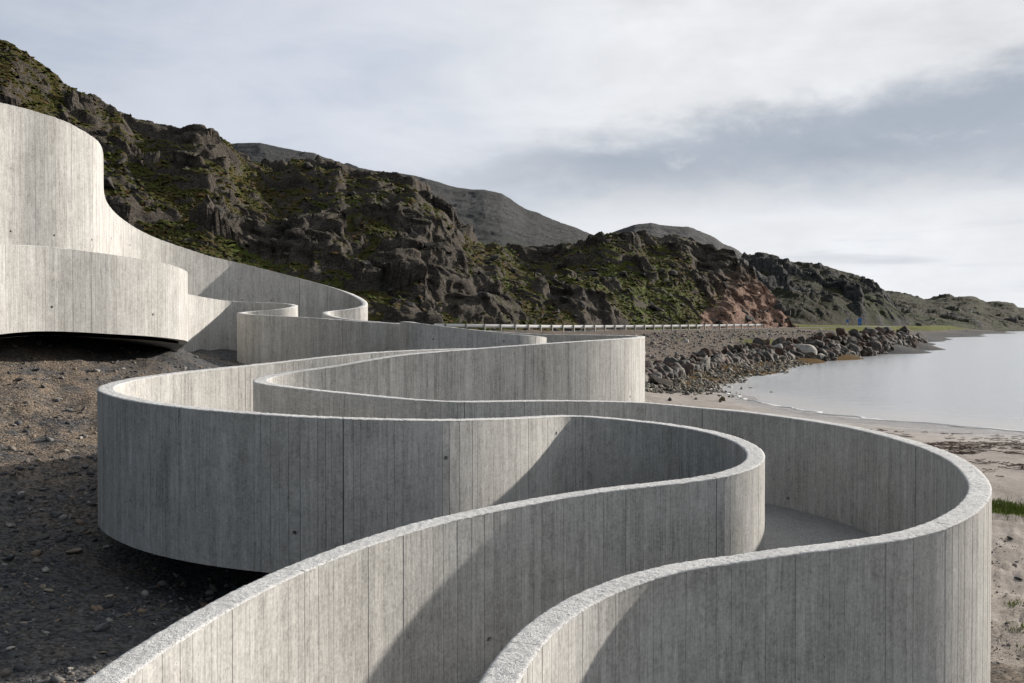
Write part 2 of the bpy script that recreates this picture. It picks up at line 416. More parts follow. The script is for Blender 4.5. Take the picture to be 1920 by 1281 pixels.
PRE2 = [(-2.3, -1.4, 2.02), (-1.25, 1.0, 2.07), (-.55, 2.8, 2.12)]
POST1 = [(-9.55, 15.2, 5.42), (-10.5, 14.0, 5.45), (-12.0, 13.3, 5.5)]
POST2 = [(-12.2, 19.2, 8.75), (-13.6, 18.1, 8.8), (-15.4, 17.7, 8.9)]
def resolve(P):
    n = len(P); px = np.array([p[0] for p in P], float); py = np.array([p[1] for p in P], float)
    rx, rz = ray(px, py); D = np.full(n, np.nan)
    for i, p in enumerate(P):
        if len(p) > 3: D[i] = p[3] if p[2] == 'D' else -rz[i] * p[3]
    k = ~np.isnan(D); cl = np.r_[0, np.cumsum(np.hypot(np.diff(px), np.diff(py)))]
    for _ in range(12):
        Di = np.interp(cl, cl[k], D[k])
        d = np.array([p[3] if len(p) > 3 and p[2] == 'd' else -Di[i] / rz[i] for i, p in enumerate(P)])
        X = rx * d; Z = H + rz * d
        cl = np.r_[0, np.cumsum(np.hypot(np.diff(X), np.diff(d)))]
    return np.c_[X, d, Z]
def smooth_path(pts, step=.04, sig=.16):
    pts = np.array(pts)
    out = []
    n = len(pts)
    for i in range(n - 1):                                   # centripetal Catmull-Rom
        p0 = pts[max(i - 1, 0)]; p1 = pts[i]; p2 = pts[i + 1]; p3 = pts[min(i + 2, n - 1)]
        if i == 0: p0 = 2 * p1 - p2
        if i == n - 2: p3 = 2 * p2 - p1
        t0 = 0; t1 = t0 + np.linalg.norm(p1 - p0) ** .5; t2 = t1 + np.linalg.norm(p2 - p1) ** .5; t3 = t2 + np.linalg.norm(p3 - p2) ** .5
        t = np.linspace(t1, t2, max(3, int(np.linalg.norm(p2 - p1) / .02)), endpoint=False)[:, None]
        A1 = (t1 - t) / (t1 - t0) * p0 + (t - t0) / (t1 - t0) * p1; A2 = (t2 - t) / (t2 - t1) * p1 + (t - t1) / (t2 - t1) * p2
        A3 = (t3 - t) / (t3 - t2) * p2 + (t - t2) / (t3 - t2) * p3
        B1 = (t2 - t) / (t2 - t0) * A1 + (t - t0) / (t2 - t0) * A2; B2 = (t3 - t) / (t3 - t1) * A2 + (t - t1) / (t3 - t1) * A3
        out.append((t2 - t) / (t2 - t1) * B1 + (t - t1) / (t2 - t1) * B2)
    q = np.concatenate(out + [pts[-1:]])
    def resamp(q):
        c = np.r_[0, np.cumsum(np.hypot(np.diff(q[:, 0]), np.diff(q[:, 1])))]
        s = np.arange(0, c[-1], step)
        return np.c_[np.interp(s, c, q[:, 0]), np.interp(s, c, q[:, 1]), np.interp(s, c, q[:, 2])]
    q = resamp(q)
    k = np.arange(-int(3 * sig / step), int(3 * sig / step) + 1); g = np.exp(-.5 * (k * step / sig) ** 2); g /= g.sum()
    pad = len(k) // 2
    qq = np.concatenate([2 * q[0] - q[pad:0:-1], q, 2 * q[-1] - q[-2:-pad - 2:-1]])
    q = np.c_[[np.convolve(qq[:, j], g, 'valid') for j in range(3)]].T
    return resamp(q)
STEP = .04; TH = .20
R1, R2 = resolve(W1P), resolve(W2P)
C1 = smooth_path(np.concatenate([PRE1, R1, POST1])); C2 = smooth_path(np.concatenate([PRE2, R2, POST2]))
def nearest(C, q): return int(np.argmin(np.hypot(C[:, 0] - q[0], C[:, 1] - q[1])))
def lm(C, R, P, px, py):                                     # arc index of a traced point
    i = min(range(len(P)), key=lambda j: (P[j][0] - px) ** 2 + (P[j][1] - py) ** 2)
    return nearest(C, R[i])
PAIRS = [((193,1268),(933,1281)),((1148,915),(1436,1038)),((1421,858),(1838,918)),((1080,778.5),(1300,763)),((680,784.5),(864,752.8)),((192,729.5),(486,714)),((754,657.5),(881,654.3)),((1020,637.5),(1201,631.3)),((846,613.8),(1012,626.6)),((720,605.5),(802,610)),((452,586),(609,586.5)),((553,573.5),(684,571.5)),((483,567),(619,537.5)),((400,561),(442,492)),((332,548.5),(250,428)),((342,517.5),(186,300)),((208,478),(104,222.7)),((0,459),(0,194))]
K1 = np.array([0] + [lm(C1, R1, W1P, *a) for a, b in PAIRS] + [len(C1) - 1]); K2 = np.array([0] + [lm(C2, R2, W2P, *b) for a, b in PAIRS] + [len(C2) - 1])
i2_of_1 = np.interp(np.arange(len(C1)), K1, K2); i1_of_2 = np.interp(np.arange(len(C2)), K2, K1)
S1 = np.arange(len(C1)) * STEP; S2 = np.arange(len(C2)) * STEP
PAR = 1.40                                                   # parapet height above the ramp's floor
floor1 = C1[:, 2] - PAR
floor2 = np.interp(i1_of_2, np.arange(len(C1)), floor1)
bot1 = floor1 - .28
bot2 = floor2 - .28
kA = lm(C2, R2, W2P, 1201, 631.3)
bot2[:kA] = np.minimum(bot2[:kA], C2[:kA, 2] - 1.68)
kB = lm(C2, R2, W2P, 864, 752.8)
bot2[:kB] -= .9 * (1 - ss(np.arange(kB), kB - 80, kB))        # runs down into the beach at the lower bend
kD = lm(C1, R1, W1P, 342, 517.5)
bot1 = bot1 + .12 * ss(np.arange(len(C1)), kD - 60, kD)
def frame(C):
    t = np.gradient(C[:, :2], axis=0); t /= np.linalg.norm(t, axis=1)[:, None]
    return t, np.c_[-t[:, 1], t[:, 0]]                       # tangent, left normal
BT = .035                                                    # how deep the board-marked skin reaches
CAM = np.array([0, 0, H])
def build_wall(C, bot, joints_s, holes, label, seed):
    rng = np.random.default_rng(seed)
    tan, nor = frame(C); S = np.arange(len(C)) * STEP; L = S[-1]
    root = empty('concrete_parapet_wall', (float(C[len(C) // 2, 0]), float(C[len(C) // 2, 1]), float(bot.min())))
    inv = -np.array(root.location)
    tag(root, label, 'wall', kind='thing')
    js = [0.0] + sorted(joints_s) + [float(L)]
    def at(s):
        f = np.clip(np.asarray(s) / STEP, 0, len(C) - 1.001); i = f.astype(int); a = (f - i)[..., None]
        p = C[i] * (1 - a) + C[i + 1] * a; nn = nor[i] * (1 - a) + nor[i + 1] * a
        zb = bot[i] * (1 - a[..., 0]) + bot[i + 1] * a[..., 0]
        return p, nn / np.linalg.norm(nn, axis=-1)[..., None], zb
    panels = []; boards = []
    for k in range(len(js) - 1):
        a, b = js[k] + (.004 if k else 0), js[k + 1] - (.004 if k < len(js) - 2 else 0)
        s = np.linspace(a, b, max(2, int((b - a) / .06) + 1)); p, nn, zb = at(s); n = len(s)
        # inner body of the cast section
        V = []; o = TH / 2 - BT
        for sd, top in ((1, 0), (1, 1), (-1, 1), (-1, 0)):
            V.append(np.c_[p[:, :2] + nn * o * sd, (p[:, 2] - .012) if top else zb])
        V = np.stack(V, 1).reshape(-1, 3) + inv
        F = []
        for i in range(n - 1):
            for j in range(4):
                F.append((i * 4 + j, i * 4 + (j + 1) % 4, (i + 1) * 4 + (j + 1) % 4, (i + 1) * 4 + j))
        F += [(3, 2, 1, 0), tuple((n - 1) * 4 + j for j in range(4))]
        uvv = np.repeat(s, 4)[:, None] * [1, 0] + np.c_[np.zeros(len(V)), V[:, 2]]
        po = link('wall_panel', mesh('wall_panel', V, F, uvv, {'tone': np.full(len(V), .35)}), M_CON, root)
        panels.append(po)
        # struck-off rough top
        near = float(np.min(np.hypot(p[:, 0], p[:, 1])))
        cs = .016 if near < 14 else (.03 if near < 20 else .08)
        nw = max(3, int(TH / cs)); ns = max(2, int((b - a) / cs) + 1)
        s2 = np.linspace(a, b, ns); p2, n2, _ = at(s2)
        wv = np.linspace(-1, 1, nw + 1)
        lat = np.r_[-1.0, wv, 1.0] * (TH / 2 + .0012); cols = len(lat)
        X = p2[:, None, 0] + n2[:, None, 0] * lat; Y = p2[:, None, 1] + n2[:, None, 1] * lat
        Z = np.repeat(p2[:, None, 2], cols, 1)
        am = .0055 if cs < .02 else .006
        rough = am * (perlin(X * 24, Y * 24) * .8 + perlin(X * 55, Y * 55) * .7 + perlin(X * 5, Y * 5) * .35)
        edge = np.abs(lat) / (TH / 2 + .0012)
        chip = np.clip(perlin(X * 9, Y * 9, Z * 0 + 3.3) - .12, 0, 1) * .009 * (edge > .85)
        Z = Z + rough - .006 * np.clip((edge - .75) / .25, 0, 1) ** 2 - chip
        Z[:, 0] = p2[:, 2] - .012 + .006 * perlin(X[:, 0] * 19, Y[:, 0] * 19); Z[:, -1] = p2[:, 2] - .012 + .006 * perlin(X[:, -1] * 19, Y[:, -1] * 19 + 9)
        jx = .003 * perlin(X * 30, Y * 30, Z * 0 + 8.1) * (edge > .9); X = X - n2[:, None, 0] * np.sign(lat) * np.abs(jx); Y = Y - n2[:, None, 1] * np.sign(lat) * np.abs(jx)
        VV = np.stack([X, Y, Z], -1).reshape(-1, 3) + inv
        link('rough_top', mesh('rough_top', VV, gridF(ns, cols), smooth=True), M_COP, po)
        # the two faces, board by board
        for sd in (1, -1):
            s0 = a
            while s0 < b - 1e-4:
                wd = float(np.clip(rng.normal(.084, .024), .045, .14))
                s1 = s0 + wd
                if b - s1 < .06: s1 = b
                gap = float(rng.choice([.0005, .0014, .0026, .0055], p=[.35, .35, .22, .08]))
                off = float(abs(rng.normal(0, .0016)))
                tone = float(np.clip(.5 + rng.normal(0, .21) + .22 * math.sin(s0 * 1.7 + seed) * math.sin(s0 * .61 + sd), 0, 1))
                boards.append([s0, s1, sd, gap, off, tone, k, None])
                s0 = s1
    B = boards
    sm = np.array([(q[0] + q[1]) / 2 for q in B]); pm, nm, zm = at(sm)
    side = np.array([q[2] for q in B]); face = nm * side[:, None]
    to = -pm[:, :2]; dist = np.linalg.norm(to, axis=1); cosf = np.sum(face * to, 1) / dist
    px, py, f = proj(pm[:, 0], pm[:, 1], pm[:, 2]); _, pyb, _ = proj(pm[:, 0], pm[:, 1], zm)
    for (hx, hy, sa, sb) in holes:                            # cone holes of the formwork ties
        ok = (sm > sa) & (sm < sb) & (cosf > 0) & np.array([q[1] - q[0] > .085 for q in B])
        if ok.any():
            i = np.argmin(np.where(ok, np.abs(px - hx), 1e9))
            rx, rz = ray(hx, hy); B[i][7] = float(H + rz * pm[i, 1])
    inframe = (f > 1) & (px > -30) & (px < 1950) & (py < 1290) & (cosf > .02)
    area = np.where(inframe, cosf * (np.minimum(pyb, 1281) - py) / dist, 0)
    own = set(np.argsort(-area)[:295].tolist()) | {i for i, q in enumerate(B) if q[7] is not None}
    own = set(sorted(own, key=lambda i: -(area[i] + (1e9 if B[i][7] is not None else 0)))[:298])
    JV, JF, JU, JT = [], [], [], []; base = 0
    for i, (s0, s1, sd, gap, off, tone, k, hz) in enumerate(B):
        ss_ = np.array([s0 + gap / 2, s1 - gap / 2]); p, nn, zb = at(ss_)
        zt = p[:, 2] - .009
        fo = (TH / 2 - off) * sd; bo = (TH / 2 - BT - .001) * sd
        fr = p[:, :2] + nn * fo; bk = p[:, :2] + nn * bo
        v = [(*fr[0], zb[0]), (*fr[1], zb[1]), (*fr[1], zt[1]), (*fr[0], zt[0]), (*bk[0], zb[0]), (*bk[1], zb[1]), (*bk[1], zt[1]), (*bk[0], zt[0])]
        u = [(s0, zb[0]), (s1, zb[1]), (s1, zt[1]), (s0, zt[0])] * 2
        u = [(a_ + sd * 200, b_ + (tone * 37.0)) for a_, b_ in u]
        fc = [(0, 1, 2, 3), (4, 7, 6, 5), (0, 3, 7, 4), (1, 5, 6, 2), (3, 2, 6, 7), (0, 4, 5, 1)]
        if hz is not None:                                    # a real round bore in the front of this board
            hw = (ss_[1] - ss_[0]) / 2; r = .027; c = (fr[0] + fr[1]) / 2; tv = (fr[1] - fr[0]) / np.linalg.norm(fr[1] - fr[0]); nv = (bk[0] - fr[0]) / np.linalg.norm(bk[0] - fr[0])
            hq = hw
            def P3(a_, b_, dpt=0.0): return (*(c + tv * a_ + nv * dpt), hz + b_)
            N = 16; n0 = len(v)
            ang = [2 * PI * (j + .5) / N for j in range(N)]
            for A in ang:
                q = hq / max(abs(math.cos(A)), abs(math.sin(A))); q = q if True else q
                v.append(P3(math.cos(A) * q, math.sin(A) * q))
            for A in ang: v.append(P3(math.cos(A) * r, math.sin(A) * r))
            for A in ang: v.append(P3(math.cos(A) * r * .62, math.sin(A) * r * .62, .026))
            u += [((s0 + s1) / 2 + sd * 200, hz + tone * 37.0)] * (3 * N)
            fc = fc[1:]
            up_ = [n0 + j for j in range(N) if math.sin(ang[j]) > abs(math.cos(ang[j])) - 1e-6]; dn_ = [n0 + j for j in range(N) if -math.sin(ang[j]) > abs(math.cos(ang[j])) - 1e-6]
            cr = len(v); v += [P3(hw, hq), P3(-hw, hq), P3(-hw, -hq), P3(hw, -hq)]; u += [u[-1]] * 4
            fc.append((cr + 1, *sorted(up_, reverse=True), cr, 2, 3)); fc.append((0, 1, cr + 3, *sorted(dn_, reverse=True), cr + 2))
            for j in range(N):
                j2 = (j + 1) % N
                fc.append((n0 + j, n0 + j2, n0 + N + j2, n0 + N + j)); fc.append((n0 + N + j, n0 + N + j2, n0 + 2 * N + j2, n0 + 2 * N + j))
            for j, q4 in ((1, cr), (5, cr + 1), (9, cr + 2), (13, cr + 3)):   # little corner triangles of the square ring
                fc.append((n0 + j, q4, n0 + j + 1))
            hol = link('tie_hole', mesh('tie_hole', np.array([P3(math.cos(A) * r * .62, math.sin(A) * r * .62, .0255) for A in ang]) + inv, [tuple(range(N))]), M_DARK, panels[k])
        v = np.array(v) + inv
        if sd < 0: fc = [f_[::-1] for f_ in fc]
        if i in own:
            link('board_imprint', mesh('board_imprint', v, fc, u, {'tone': np.full(len(v), tone)}), M_CON, panels[k])
        else:
            JV.append(v); JF += [tuple(x + base for x in f_) for f_ in fc]; JU += u; JT.append(np.full(len(v), tone)); base += len(v)
    o = link('board_marked_face', mesh('board_marked_face', np.concatenate(JV), JF, np.array(JU), {'tone': np.concatenate(JT)}), M_CON, root)
    tag(o, kind='stuff')
    return root
def sarc(C, R, P, px, py): return lm(C, R, P, px, py) * STEP
def joints(C, R, P, fixed, spacing, rng):
    j = sorted(sarc(C, R, P, *q) for q in fixed); allj = [0.0] + j + [len(C) * STEP]; out = list(j)
    for a, b in zip(allj[:-1], allj[1:]):
        n = int(round((b - a) / spacing))
        out += [a + (b - a) * (i + 1) / n for i in range(n - 1)]
    return out
a1 = lambda x, y: sarc(C1, R1, W1P, x, y)
a2 = lambda x, y: sarc(C2, R2, W2P, x, y)
H2 = [(1499,934,a2(1838,918),a2(1205,754)), (14,316,a2(163,254),99), (95,332,a2(163,254),99), (155,344,a2(186,300),99), (14,434,a2(163,254),99), (97,442,a2(163,254),99), (155,450,a2(186,300),99), (238,460,a2(333,462),a2(188,365)), (202,447,a2(290,447),a2(188,365)),
      (453,563,a2(619,537),a2(400,483)), (507,564,a2(648,547),a2(442,492)), (604,563,a2(681,564),a2(504,507)), (1175,744,a2(1012,644),a2(1201,631))]
# the left-hand wall stands in two lengths: one up to the second bend, one from there to the floating drum
kS = next(i for i, p in enumerate(W1P) if p[0] == 990)
W1A = W1P[:kS + 1] + [(1012, 648.0, 'd', 22.2)]
kT = next(i for i, p in enumerate(W1P) if p[0] == 758)
W1B = [(1013,633.4,'d',27.0),(1018,633.6,'d',26.1),(1015,632.2,'d',25.2),(1004,630.2,'d',24.6),(985,628.4,'d',24.3),(960,626.8,'d',24.05),(914,621.2,'d',23.7),(846,613.8,'d',23.4),(800,608,'d',23.1),(776,604.3,'d',22.9),(761,603.0,'d',23.2)] + W1P[kT:]
RA, RB = resolve(W1A), resolve(W1B)
CA = smooth_path(np.concatenate([PRE1, RA]), sig=.34); CB = smooth_path(np.concatenate([RB, POST1]))
botA = CA[:, 2] - PAR - .28
kD = lm(CB, RB, W1B, 342, 517.5); botB = CB[:, 2] - PAR - .28 + .12 * ss(np.arange(len(CB)), kD - 60, kD)
aA = lambda x, y: sarc(CA, RA, W1A, x, y)
aB = lambda x, y: sarc(CB, RB, W1B, x, y)
HA = [(912,1195,aA(544,1069),aA(1148,915)), (548,996,aA(892,785),aA(285,754)), (262,938,aA(472,774),aA(192,729)), (1020,812,aA(1080,778.5),aA(800,787)), (820,858,aA(1080,778.5),aA(560,780))]
HB = [(97,576,aB(270,487),99), (280,590,aB(338,508),99), (418,635,aB(483,567),aB(375,557)), (812,636,0,aB(776,604)), (939,640,0,aB(776,604))]
build_wall(CA, botA, joints(CA, RA, W1A, [(544,1069),(1080,778.5),(192,729.5)], 4.6, RNG), HA,
           'board-marked concrete wall rising from the lower left corner and looping over the gravel', 11)
build_wall(CB, botB, joints(CB, RB, W1B, [(761,603),(302,494)], 4.6, RNG), HB,
           'board-marked concrete wall behind the loops, ending in the low floating drum', 17)
build_wall(C2, bot2, joints(C2, R2, W2P, [(985,1204),(864,752.8),(333,462)], 4.6, RNG), H2,
           'board-marked concrete wall winding up from lower right, ending in the tall tower wall', 23)
# the walking floor between the walls
n = len(C1); idx = np.arange(0, n, 3)
t1, nr1 = frame(C1); t2, nr2 = frame(C2)
p2i = np.stack([np.interp(i2_of_1, np.arange(len(C2)), C2[:, j]) for j in range(2)], 1)
m = 9
fr = np.linspace(0, 1, m)
Q = C1[idx, None, :2] * (1 - fr[:, None]) + p2i[idx, None, :] * fr[:, None]
zf = np.repeat(floor1[idx, None], m, 1)
r = len(idx)
Vt = np.concatenate([Q, zf[..., None]], -1).reshape(-1, 3); Vb = Vt - [0, 0, .24]
Ft = gridF(r, m); Fb = gridF(r, m, True) + len(Vt)
fl = link('ramp_floor', mesh('ramp_floor', np.concatenate([Vt, Vb]), np.concatenate([Ft, Fb])), M_FLO)
tag(fl, 'grey exposed-aggregate ramp floor between the two winding walls', 'path', kind='structure')
# ------------------------------------------------------------------ terrain, beach, road bench and sea
SHORE = [at_z(*q, 0.0) for q in ((2300,838),(2080,825),(1920,811),(1720,795),(1560,779),(1430,757),(1335,735),(1345,722),(1400,706),(1480,688),(1530,676),(1570,669),(1620,664),(1700,657.5),(1738,653.5))]
TIP = [at_z(1740,649,0.0), at_z(1733,642,0.0), at_z(1710,634,0.0), at_z(1705,628.5,0.0), at_z(1800,626.5,0.0), at_z(1865,622.5,0.0)]
ROADP = np.array([(-150., 60., 3.3), (-90., 92., 3.2), (-45., 108., 3.4), (-22., 115., 3.35), (-7.3, 121., 3.2), (-1.4, 131., 3.05), (7.9, 146., 3.0), (20.8, 163., 3.05), (35., 182., 3.15), (51.8, 203., 3.3), (75., 236., 3.4), (104., 290., 3.4), (150., 385., 3.5), (200., 470., 3.7)])
def dense(P, st):
    c = np.r_[0, np.cumsum(np.hypot(np.diff(P[:, 0]), np.diff(P[:, 1])))]; s = np.arange(0, c[-1], st)
    return np.stack([np.interp(s, c, P[:, j]) for j in range(P.shape[1])], 1)
def smooth_poly(P, st, sig):
    q = dense(np.array(P, float), st); k = np.arange(-int(3 * sig / st), int(3 * sig / st) + 1); g = np.exp(-.5 * (k * st / sig) ** 2); g /= g.sum(); pad = len(k) // 2
    qq = np.concatenate([2 * q[0] - q[pad:0:-1], q, 2 * q[-1] - q[-2:-pad - 2:-1]])
    return np.stack([np.convolve(qq[:, j], g, 'valid') for j in range(q.shape[1])], 1)
ROAD = smooth_poly(ROADP, 1.0, 8.0)
CP = []
_c = np.array(SHORE + TIP); _t = np.gradient(_c, axis=0); _t /= np.linalg.norm(_t, axis=1)[:, None]
for i_ in range(8, len(_c)):
    o_ = 4.0 if i_ < 14 else 7.0
    CP.append((_c[i_, 0] + _t[i_, 1] * o_, _c[i_, 1] - _t[i_, 0] * o_, -.9))
for x, y in SHORE + TIP: CP.append((x, y, 0.0))
# under the sea
for q in ((24,60,-.55),(30,75,-.9),(40,90,-1.0),(60,110,-1.5),(45,60,-.9),(70,80,-2),(80,140,-2.2),(110,200,-3),(150,300,-3),(220,420,-2.5),(100,60,-3),(60,30,-1.5),(220,200,-5),(160,100,-5),(300,400,-5),(120,250,-2)): CP.append(q)
# beach and earth in front of and right of the ramp
for q in ((5.3,10.7,.62),(6.6,13,.58),(9.3,18.6,.45),(5.5,8,.75),(3.5,4,.9),(8,5,.7),(14,10,.45),(25,15,.2),(30,27,.02),(20,33,.10),(14,28,.3),(12,38,.22),(8,24,.6),(9,34,.4),(6,42,.5),(10,50,.25),(11.5,56,.2)): CP.append(q)
# gravel slope left of and under the ramp
for q in ((-4.3,8.3,1.02),(-2.5,8,.85),(-3.4,6.2,.95),(-6,5,1.3),(-10,6,2.0),(-8.2,16,2.45),(-6.3,13.2,1.35),(-5,12,1.05),(-3.5,11,.92),(-2.3,10.8,.88),(-4.6,15,1.75),(-6.5,17.5,2.5),(-9.6,18.6,3.5),(-8.0,21.5,3.3),(-6.5,20,2.75),(-9,25,3.45),(-9,30,3.2),(-8,28.2,2.98),(-7.0,26.0,2.75),(-4,22,2.0),(-1,20,1.5),(1,13,.8),(2,16,.9),(3,22,1.1),(-2,26,2.2),(-5,31,2.7),(-12,20,4.2),(-16,16,4.6),(-14,28,4.6),(-20,24,5.6),(-9,36,3.2),(0,32,2.2),(4.2,27,1.1),(-12,11,3.2),(-3,3,.9),(-2,-3,.7),(0,0,.75),(-10,-4,1.6),(6,-5,.6)): CP.append(q)
# flat between the ramp and the road, and the bank below the road
for q in ((-20,60,3.2),(-10,60,2.7),(-2,50,2.1),(0,70,2.4),(-30,80,3.2),(-5,90,2.7),(4,60,1.3),(6,78,1.9),(4,100,2.6)): CP.append(q)
for i in range(0, len(ROAD), 12):
    t = ROAD[min(i + 1, len(ROAD) - 1)] - ROAD[i - 1 if i else 0]; t = t[:2] / np.linalg.norm(t[:2]); nn = np.array([t[1], -t[0]])   # nn points to the sea
    x, y, z = ROAD[i]
    for o, dz in ((-5.5, -.05), (0, 0), (5.0, -.05)): CP.append((x + nn[0] * o, y + nn[1] * o, z + dz))
BANK0 = [at_z(*q, 0.35) for q in ((1150,730),(1212,722),(1262,712),(1330,697),(1400,686),(1480,675),(1560,670),(1640,661),(1700,654),(1728,650))]
BANK1 = []
for qx, qy, qd in ((1150,697,60),(1212,689,65),(1262,680,71),(1330,664,81),(1400,650,96),(1470,641,108),(1540,632,120),(1620,624,140),(1680,622,160),(1712,625,172)):
    rx_, rz2 = ray(qx, qy); BANK1.append((float(rx_ * qd), float(qd), float(H + rz2 * qd)))
for x, y in BANK0: CP.append((x, y, .42))
for q in BANK1[:-1]: CP.append((q[0], q[1], q[2] - .35)); CP.append((q[0] * 1.06 - 1.5, q[1] + 5, q[2] - .1))
for q in ((26,130,2.6),(45,165,2.75),(62,200,2.8),(80,230,2.6),(14,115,2.3),(95,262,2.3),(130,330,1.8),(175,420,1.6),(215,520,2.0)): CP.append(q)
for q in ((-120,150,5),(-60,200,6),(0,230,6),(60,280,5),(120,380,6),(-200,60,9),(-100,20,9),(-60,-40,4),(0,-60,1.2),(40,-40,.4),(-150,-100,6),(80,-60,-2),(200,700,4),(350,700,-2)): CP.append(q)
GR = rbf(CP)
def road_d(x, y):
    """distance to the road's axis and its height there"""
    d = np.full(x.shape, 1e9); z = np.zeros(x.shape)
    for q in ROAD[::3]:
        e = np.hypot(x - q[0], y - q[1]); m_ = e < d; d = np.where(m_, e, d); z = np.where(m_, q[2], z)
    return d, z
def ground_z(x, y, detail=True):
    x = np.asarray(x, float); y = np.asarray(y, float)
    z = GR(x, y); r = np.hypot(x, y)
    if detail:
        land = ss(z, .3, 1.2)
        z = z + (.03 + .12 * land) * fbm(x / 2.2, y / 2.2, 3) * ss(r, 2, 9) + .028 * fbm(x * 2.1, y * 2.1, 3) * (.35 + land)
        bl = ss(x, 3.5, 5.5) * (1 - ss(y, 18, 24)) * ss(r, 6, 8)
        z = z + bl * (.075 * fbm(x * 1.6, y * 2.6, 4, .6) + .045 * np.abs(fbm(x * 4, y * 5, 3)))
        z = z + land * .4 * fbm(x / 14, y / 14, 3) * ss(r, 40, 90)
    return z
az0, az1 = -42.0, 36.0
NA, NR = 620, 350
A = np.radians(np.linspace(az0, az1, NA)); Rr = np.exp(np.linspace(math.log(2.2), math.log(560), NR))
# widen to all sides with coarse columns so that the sheet goes right round the camera
A = np.r_[np.radians(np.arange(-180, az0 - .5, 4.0)), A, np.radians(np.arange(az1 + 3, 181, 4.0)), ] if True else A
if A[-1] < PI - 1e-6: A = np.r_[A, PI]
NA = len(A)
Rr = np.r_[0.3, 1.2, Rr, 800, 1500, 3000]; NR = len(Rr)
X = Rr[:, None] * np.sin(A)[None, :]; Y = Rr[:, None] * np.cos(A)[None, :]
Z = ground_z(X, Y)
far = ss(Rr, 520, 800)[:, None]; Z = Z * (1 - far) - 6 * far * np.ones_like(Z)
rd = np.full(X.shape, 1e9); rz_ = np.zeros(X.shape); rr_ = (Rr > 55)
rd[rr_], rz_[rr_] = road_d(X[rr_], Y[rr_])
bench = 1 - ss(rd, 4.2, 6.2); Z = Z * (1 - bench) + (rz_ - .03) * bench
px, py, _ = proj(X, Y, Z)
# what covers the ground
shore_d = np.full(X.shape, 1e9)
sd = 1 - ss(Z - .10 * fbm(X / 6, Y / 6, 3), .55, .85)
sd = sd * ss(X + .12 * fbm(X / 3, Y / 3, 2) * 8, 3.0, 6.0)
kb = np.array(BANK0); kd = np.full(X.shape, 1e9)
km = (Rr > 45) & (Rr < 200); kk_ = kd[km]
for q in dense(kb, 2.0): kk_ = np.minimum(kk_, np.hypot(X[km] - q[0], Y[km] - q[1]))
kd[km] = kk_
kelp = (1 - ss(kd, 3.0, 9.0)) * (1 - ss(Z, .45, .8)) * ss(Y, 56, 64)
sd = sd * (1 - (1 - ss(kd, 1.0, 7.0)) * ss(Y, 50, 56)) * (1 - ss(Y, 62, 72))
grass = np.zeros_like(X)
grass = np.maximum(grass, (1 - ss(np.hypot((X - 9.8) / 2.2, (Y - 18.9) / .85), .6, 1.0)) * 1.0)
alongroad = ss(Y, 195, 215) * (1 - ss(np.abs(rd - 9), 4, 12)) * ss(Z, 1.8, 2.2)
grass = np.maximum(grass, alongroad * .8)
grass = np.maximum(grass, ss(fbm(X / 9, Y / 5, 3), .22, .5) * ss(Y, 70, 100) * ss(Z, 1.2, 1.8) * .62)
grass = np.maximum(grass, ss(Y, 40, 80) * ss(-X, -2, 10) * .75 * ss(fbm(X / 8, Y / 8, 3), -.3, .1))
grass = grass * (1 - ss(Y, 300, 380)) + ss(Y, 300, 380) * ss(Z, 1.3, 2.2) * .75
kelp_far = 1
brown = np.clip(1 - np.hypot((X + 8.5) / 5.0, (Y - 17.0) / 5.0), 0, 1) * 1.6 + .30 * ss(fbm(X / 3, Y / 3, 3), .1, .6) + ss(Y, 60, 80) * .8 * (1 - ss(Y, 170, 230))  # brown gravel; the left ellipse also paints the slope's sunlit warmth into its colour
brown = (brown + (X > 4) * .55) * (1 - ss(Y, 80, 110) * (1 - ss(Z, 1.0, 1.8)))
wet = (1 - ss(Z, .05, .26)) * ss(X, 5, 9) * (1 - ss(Y, 62, 76))
kelp = np.maximum(kelp, (1 - ss(Z, .5, 1.1)) * ss(Y, 66, 78)) * (1 - ss(Y, 105, 130))
tex = {'sand': np.clip(sd, 0, 1), 'grass': grass, 'kelp': kelp, 'brown': np.clip(brown, 0, 1), 'wet': np.clip(wet, 0, 1)}
gr = link('ground', mesh('ground', np.stack([X, Y, Z], -1).reshape(-1, 3), gridF(NR, NA, True), None, {k: v.ravel() for k, v in tex.items()}, smooth=True), M_GROUND)
tag(gr, kind='structure')
# the sea, one sheet to the horizon
Rs = np.r_[20, 30, np.linspace(35, 75, 80), np.exp(np.linspace(math.log(76.), math.log(9000.), 50))]; As = np.radians(np.r_[np.linspace(-4, 40, 160), np.arange(44, 150, 6)])
Xs = Rs[:, None] * np.sin(As); Ys = Rs[:, None] * np.cos(As)
dep = -GR(Xs, Ys)
shal = (1 - ss(dep, .02, .34)) * (Ys < 90)
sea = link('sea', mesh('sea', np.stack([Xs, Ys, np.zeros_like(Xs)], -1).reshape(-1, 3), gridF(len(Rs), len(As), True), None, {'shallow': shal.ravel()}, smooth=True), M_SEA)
tag(sea, kind='structure')
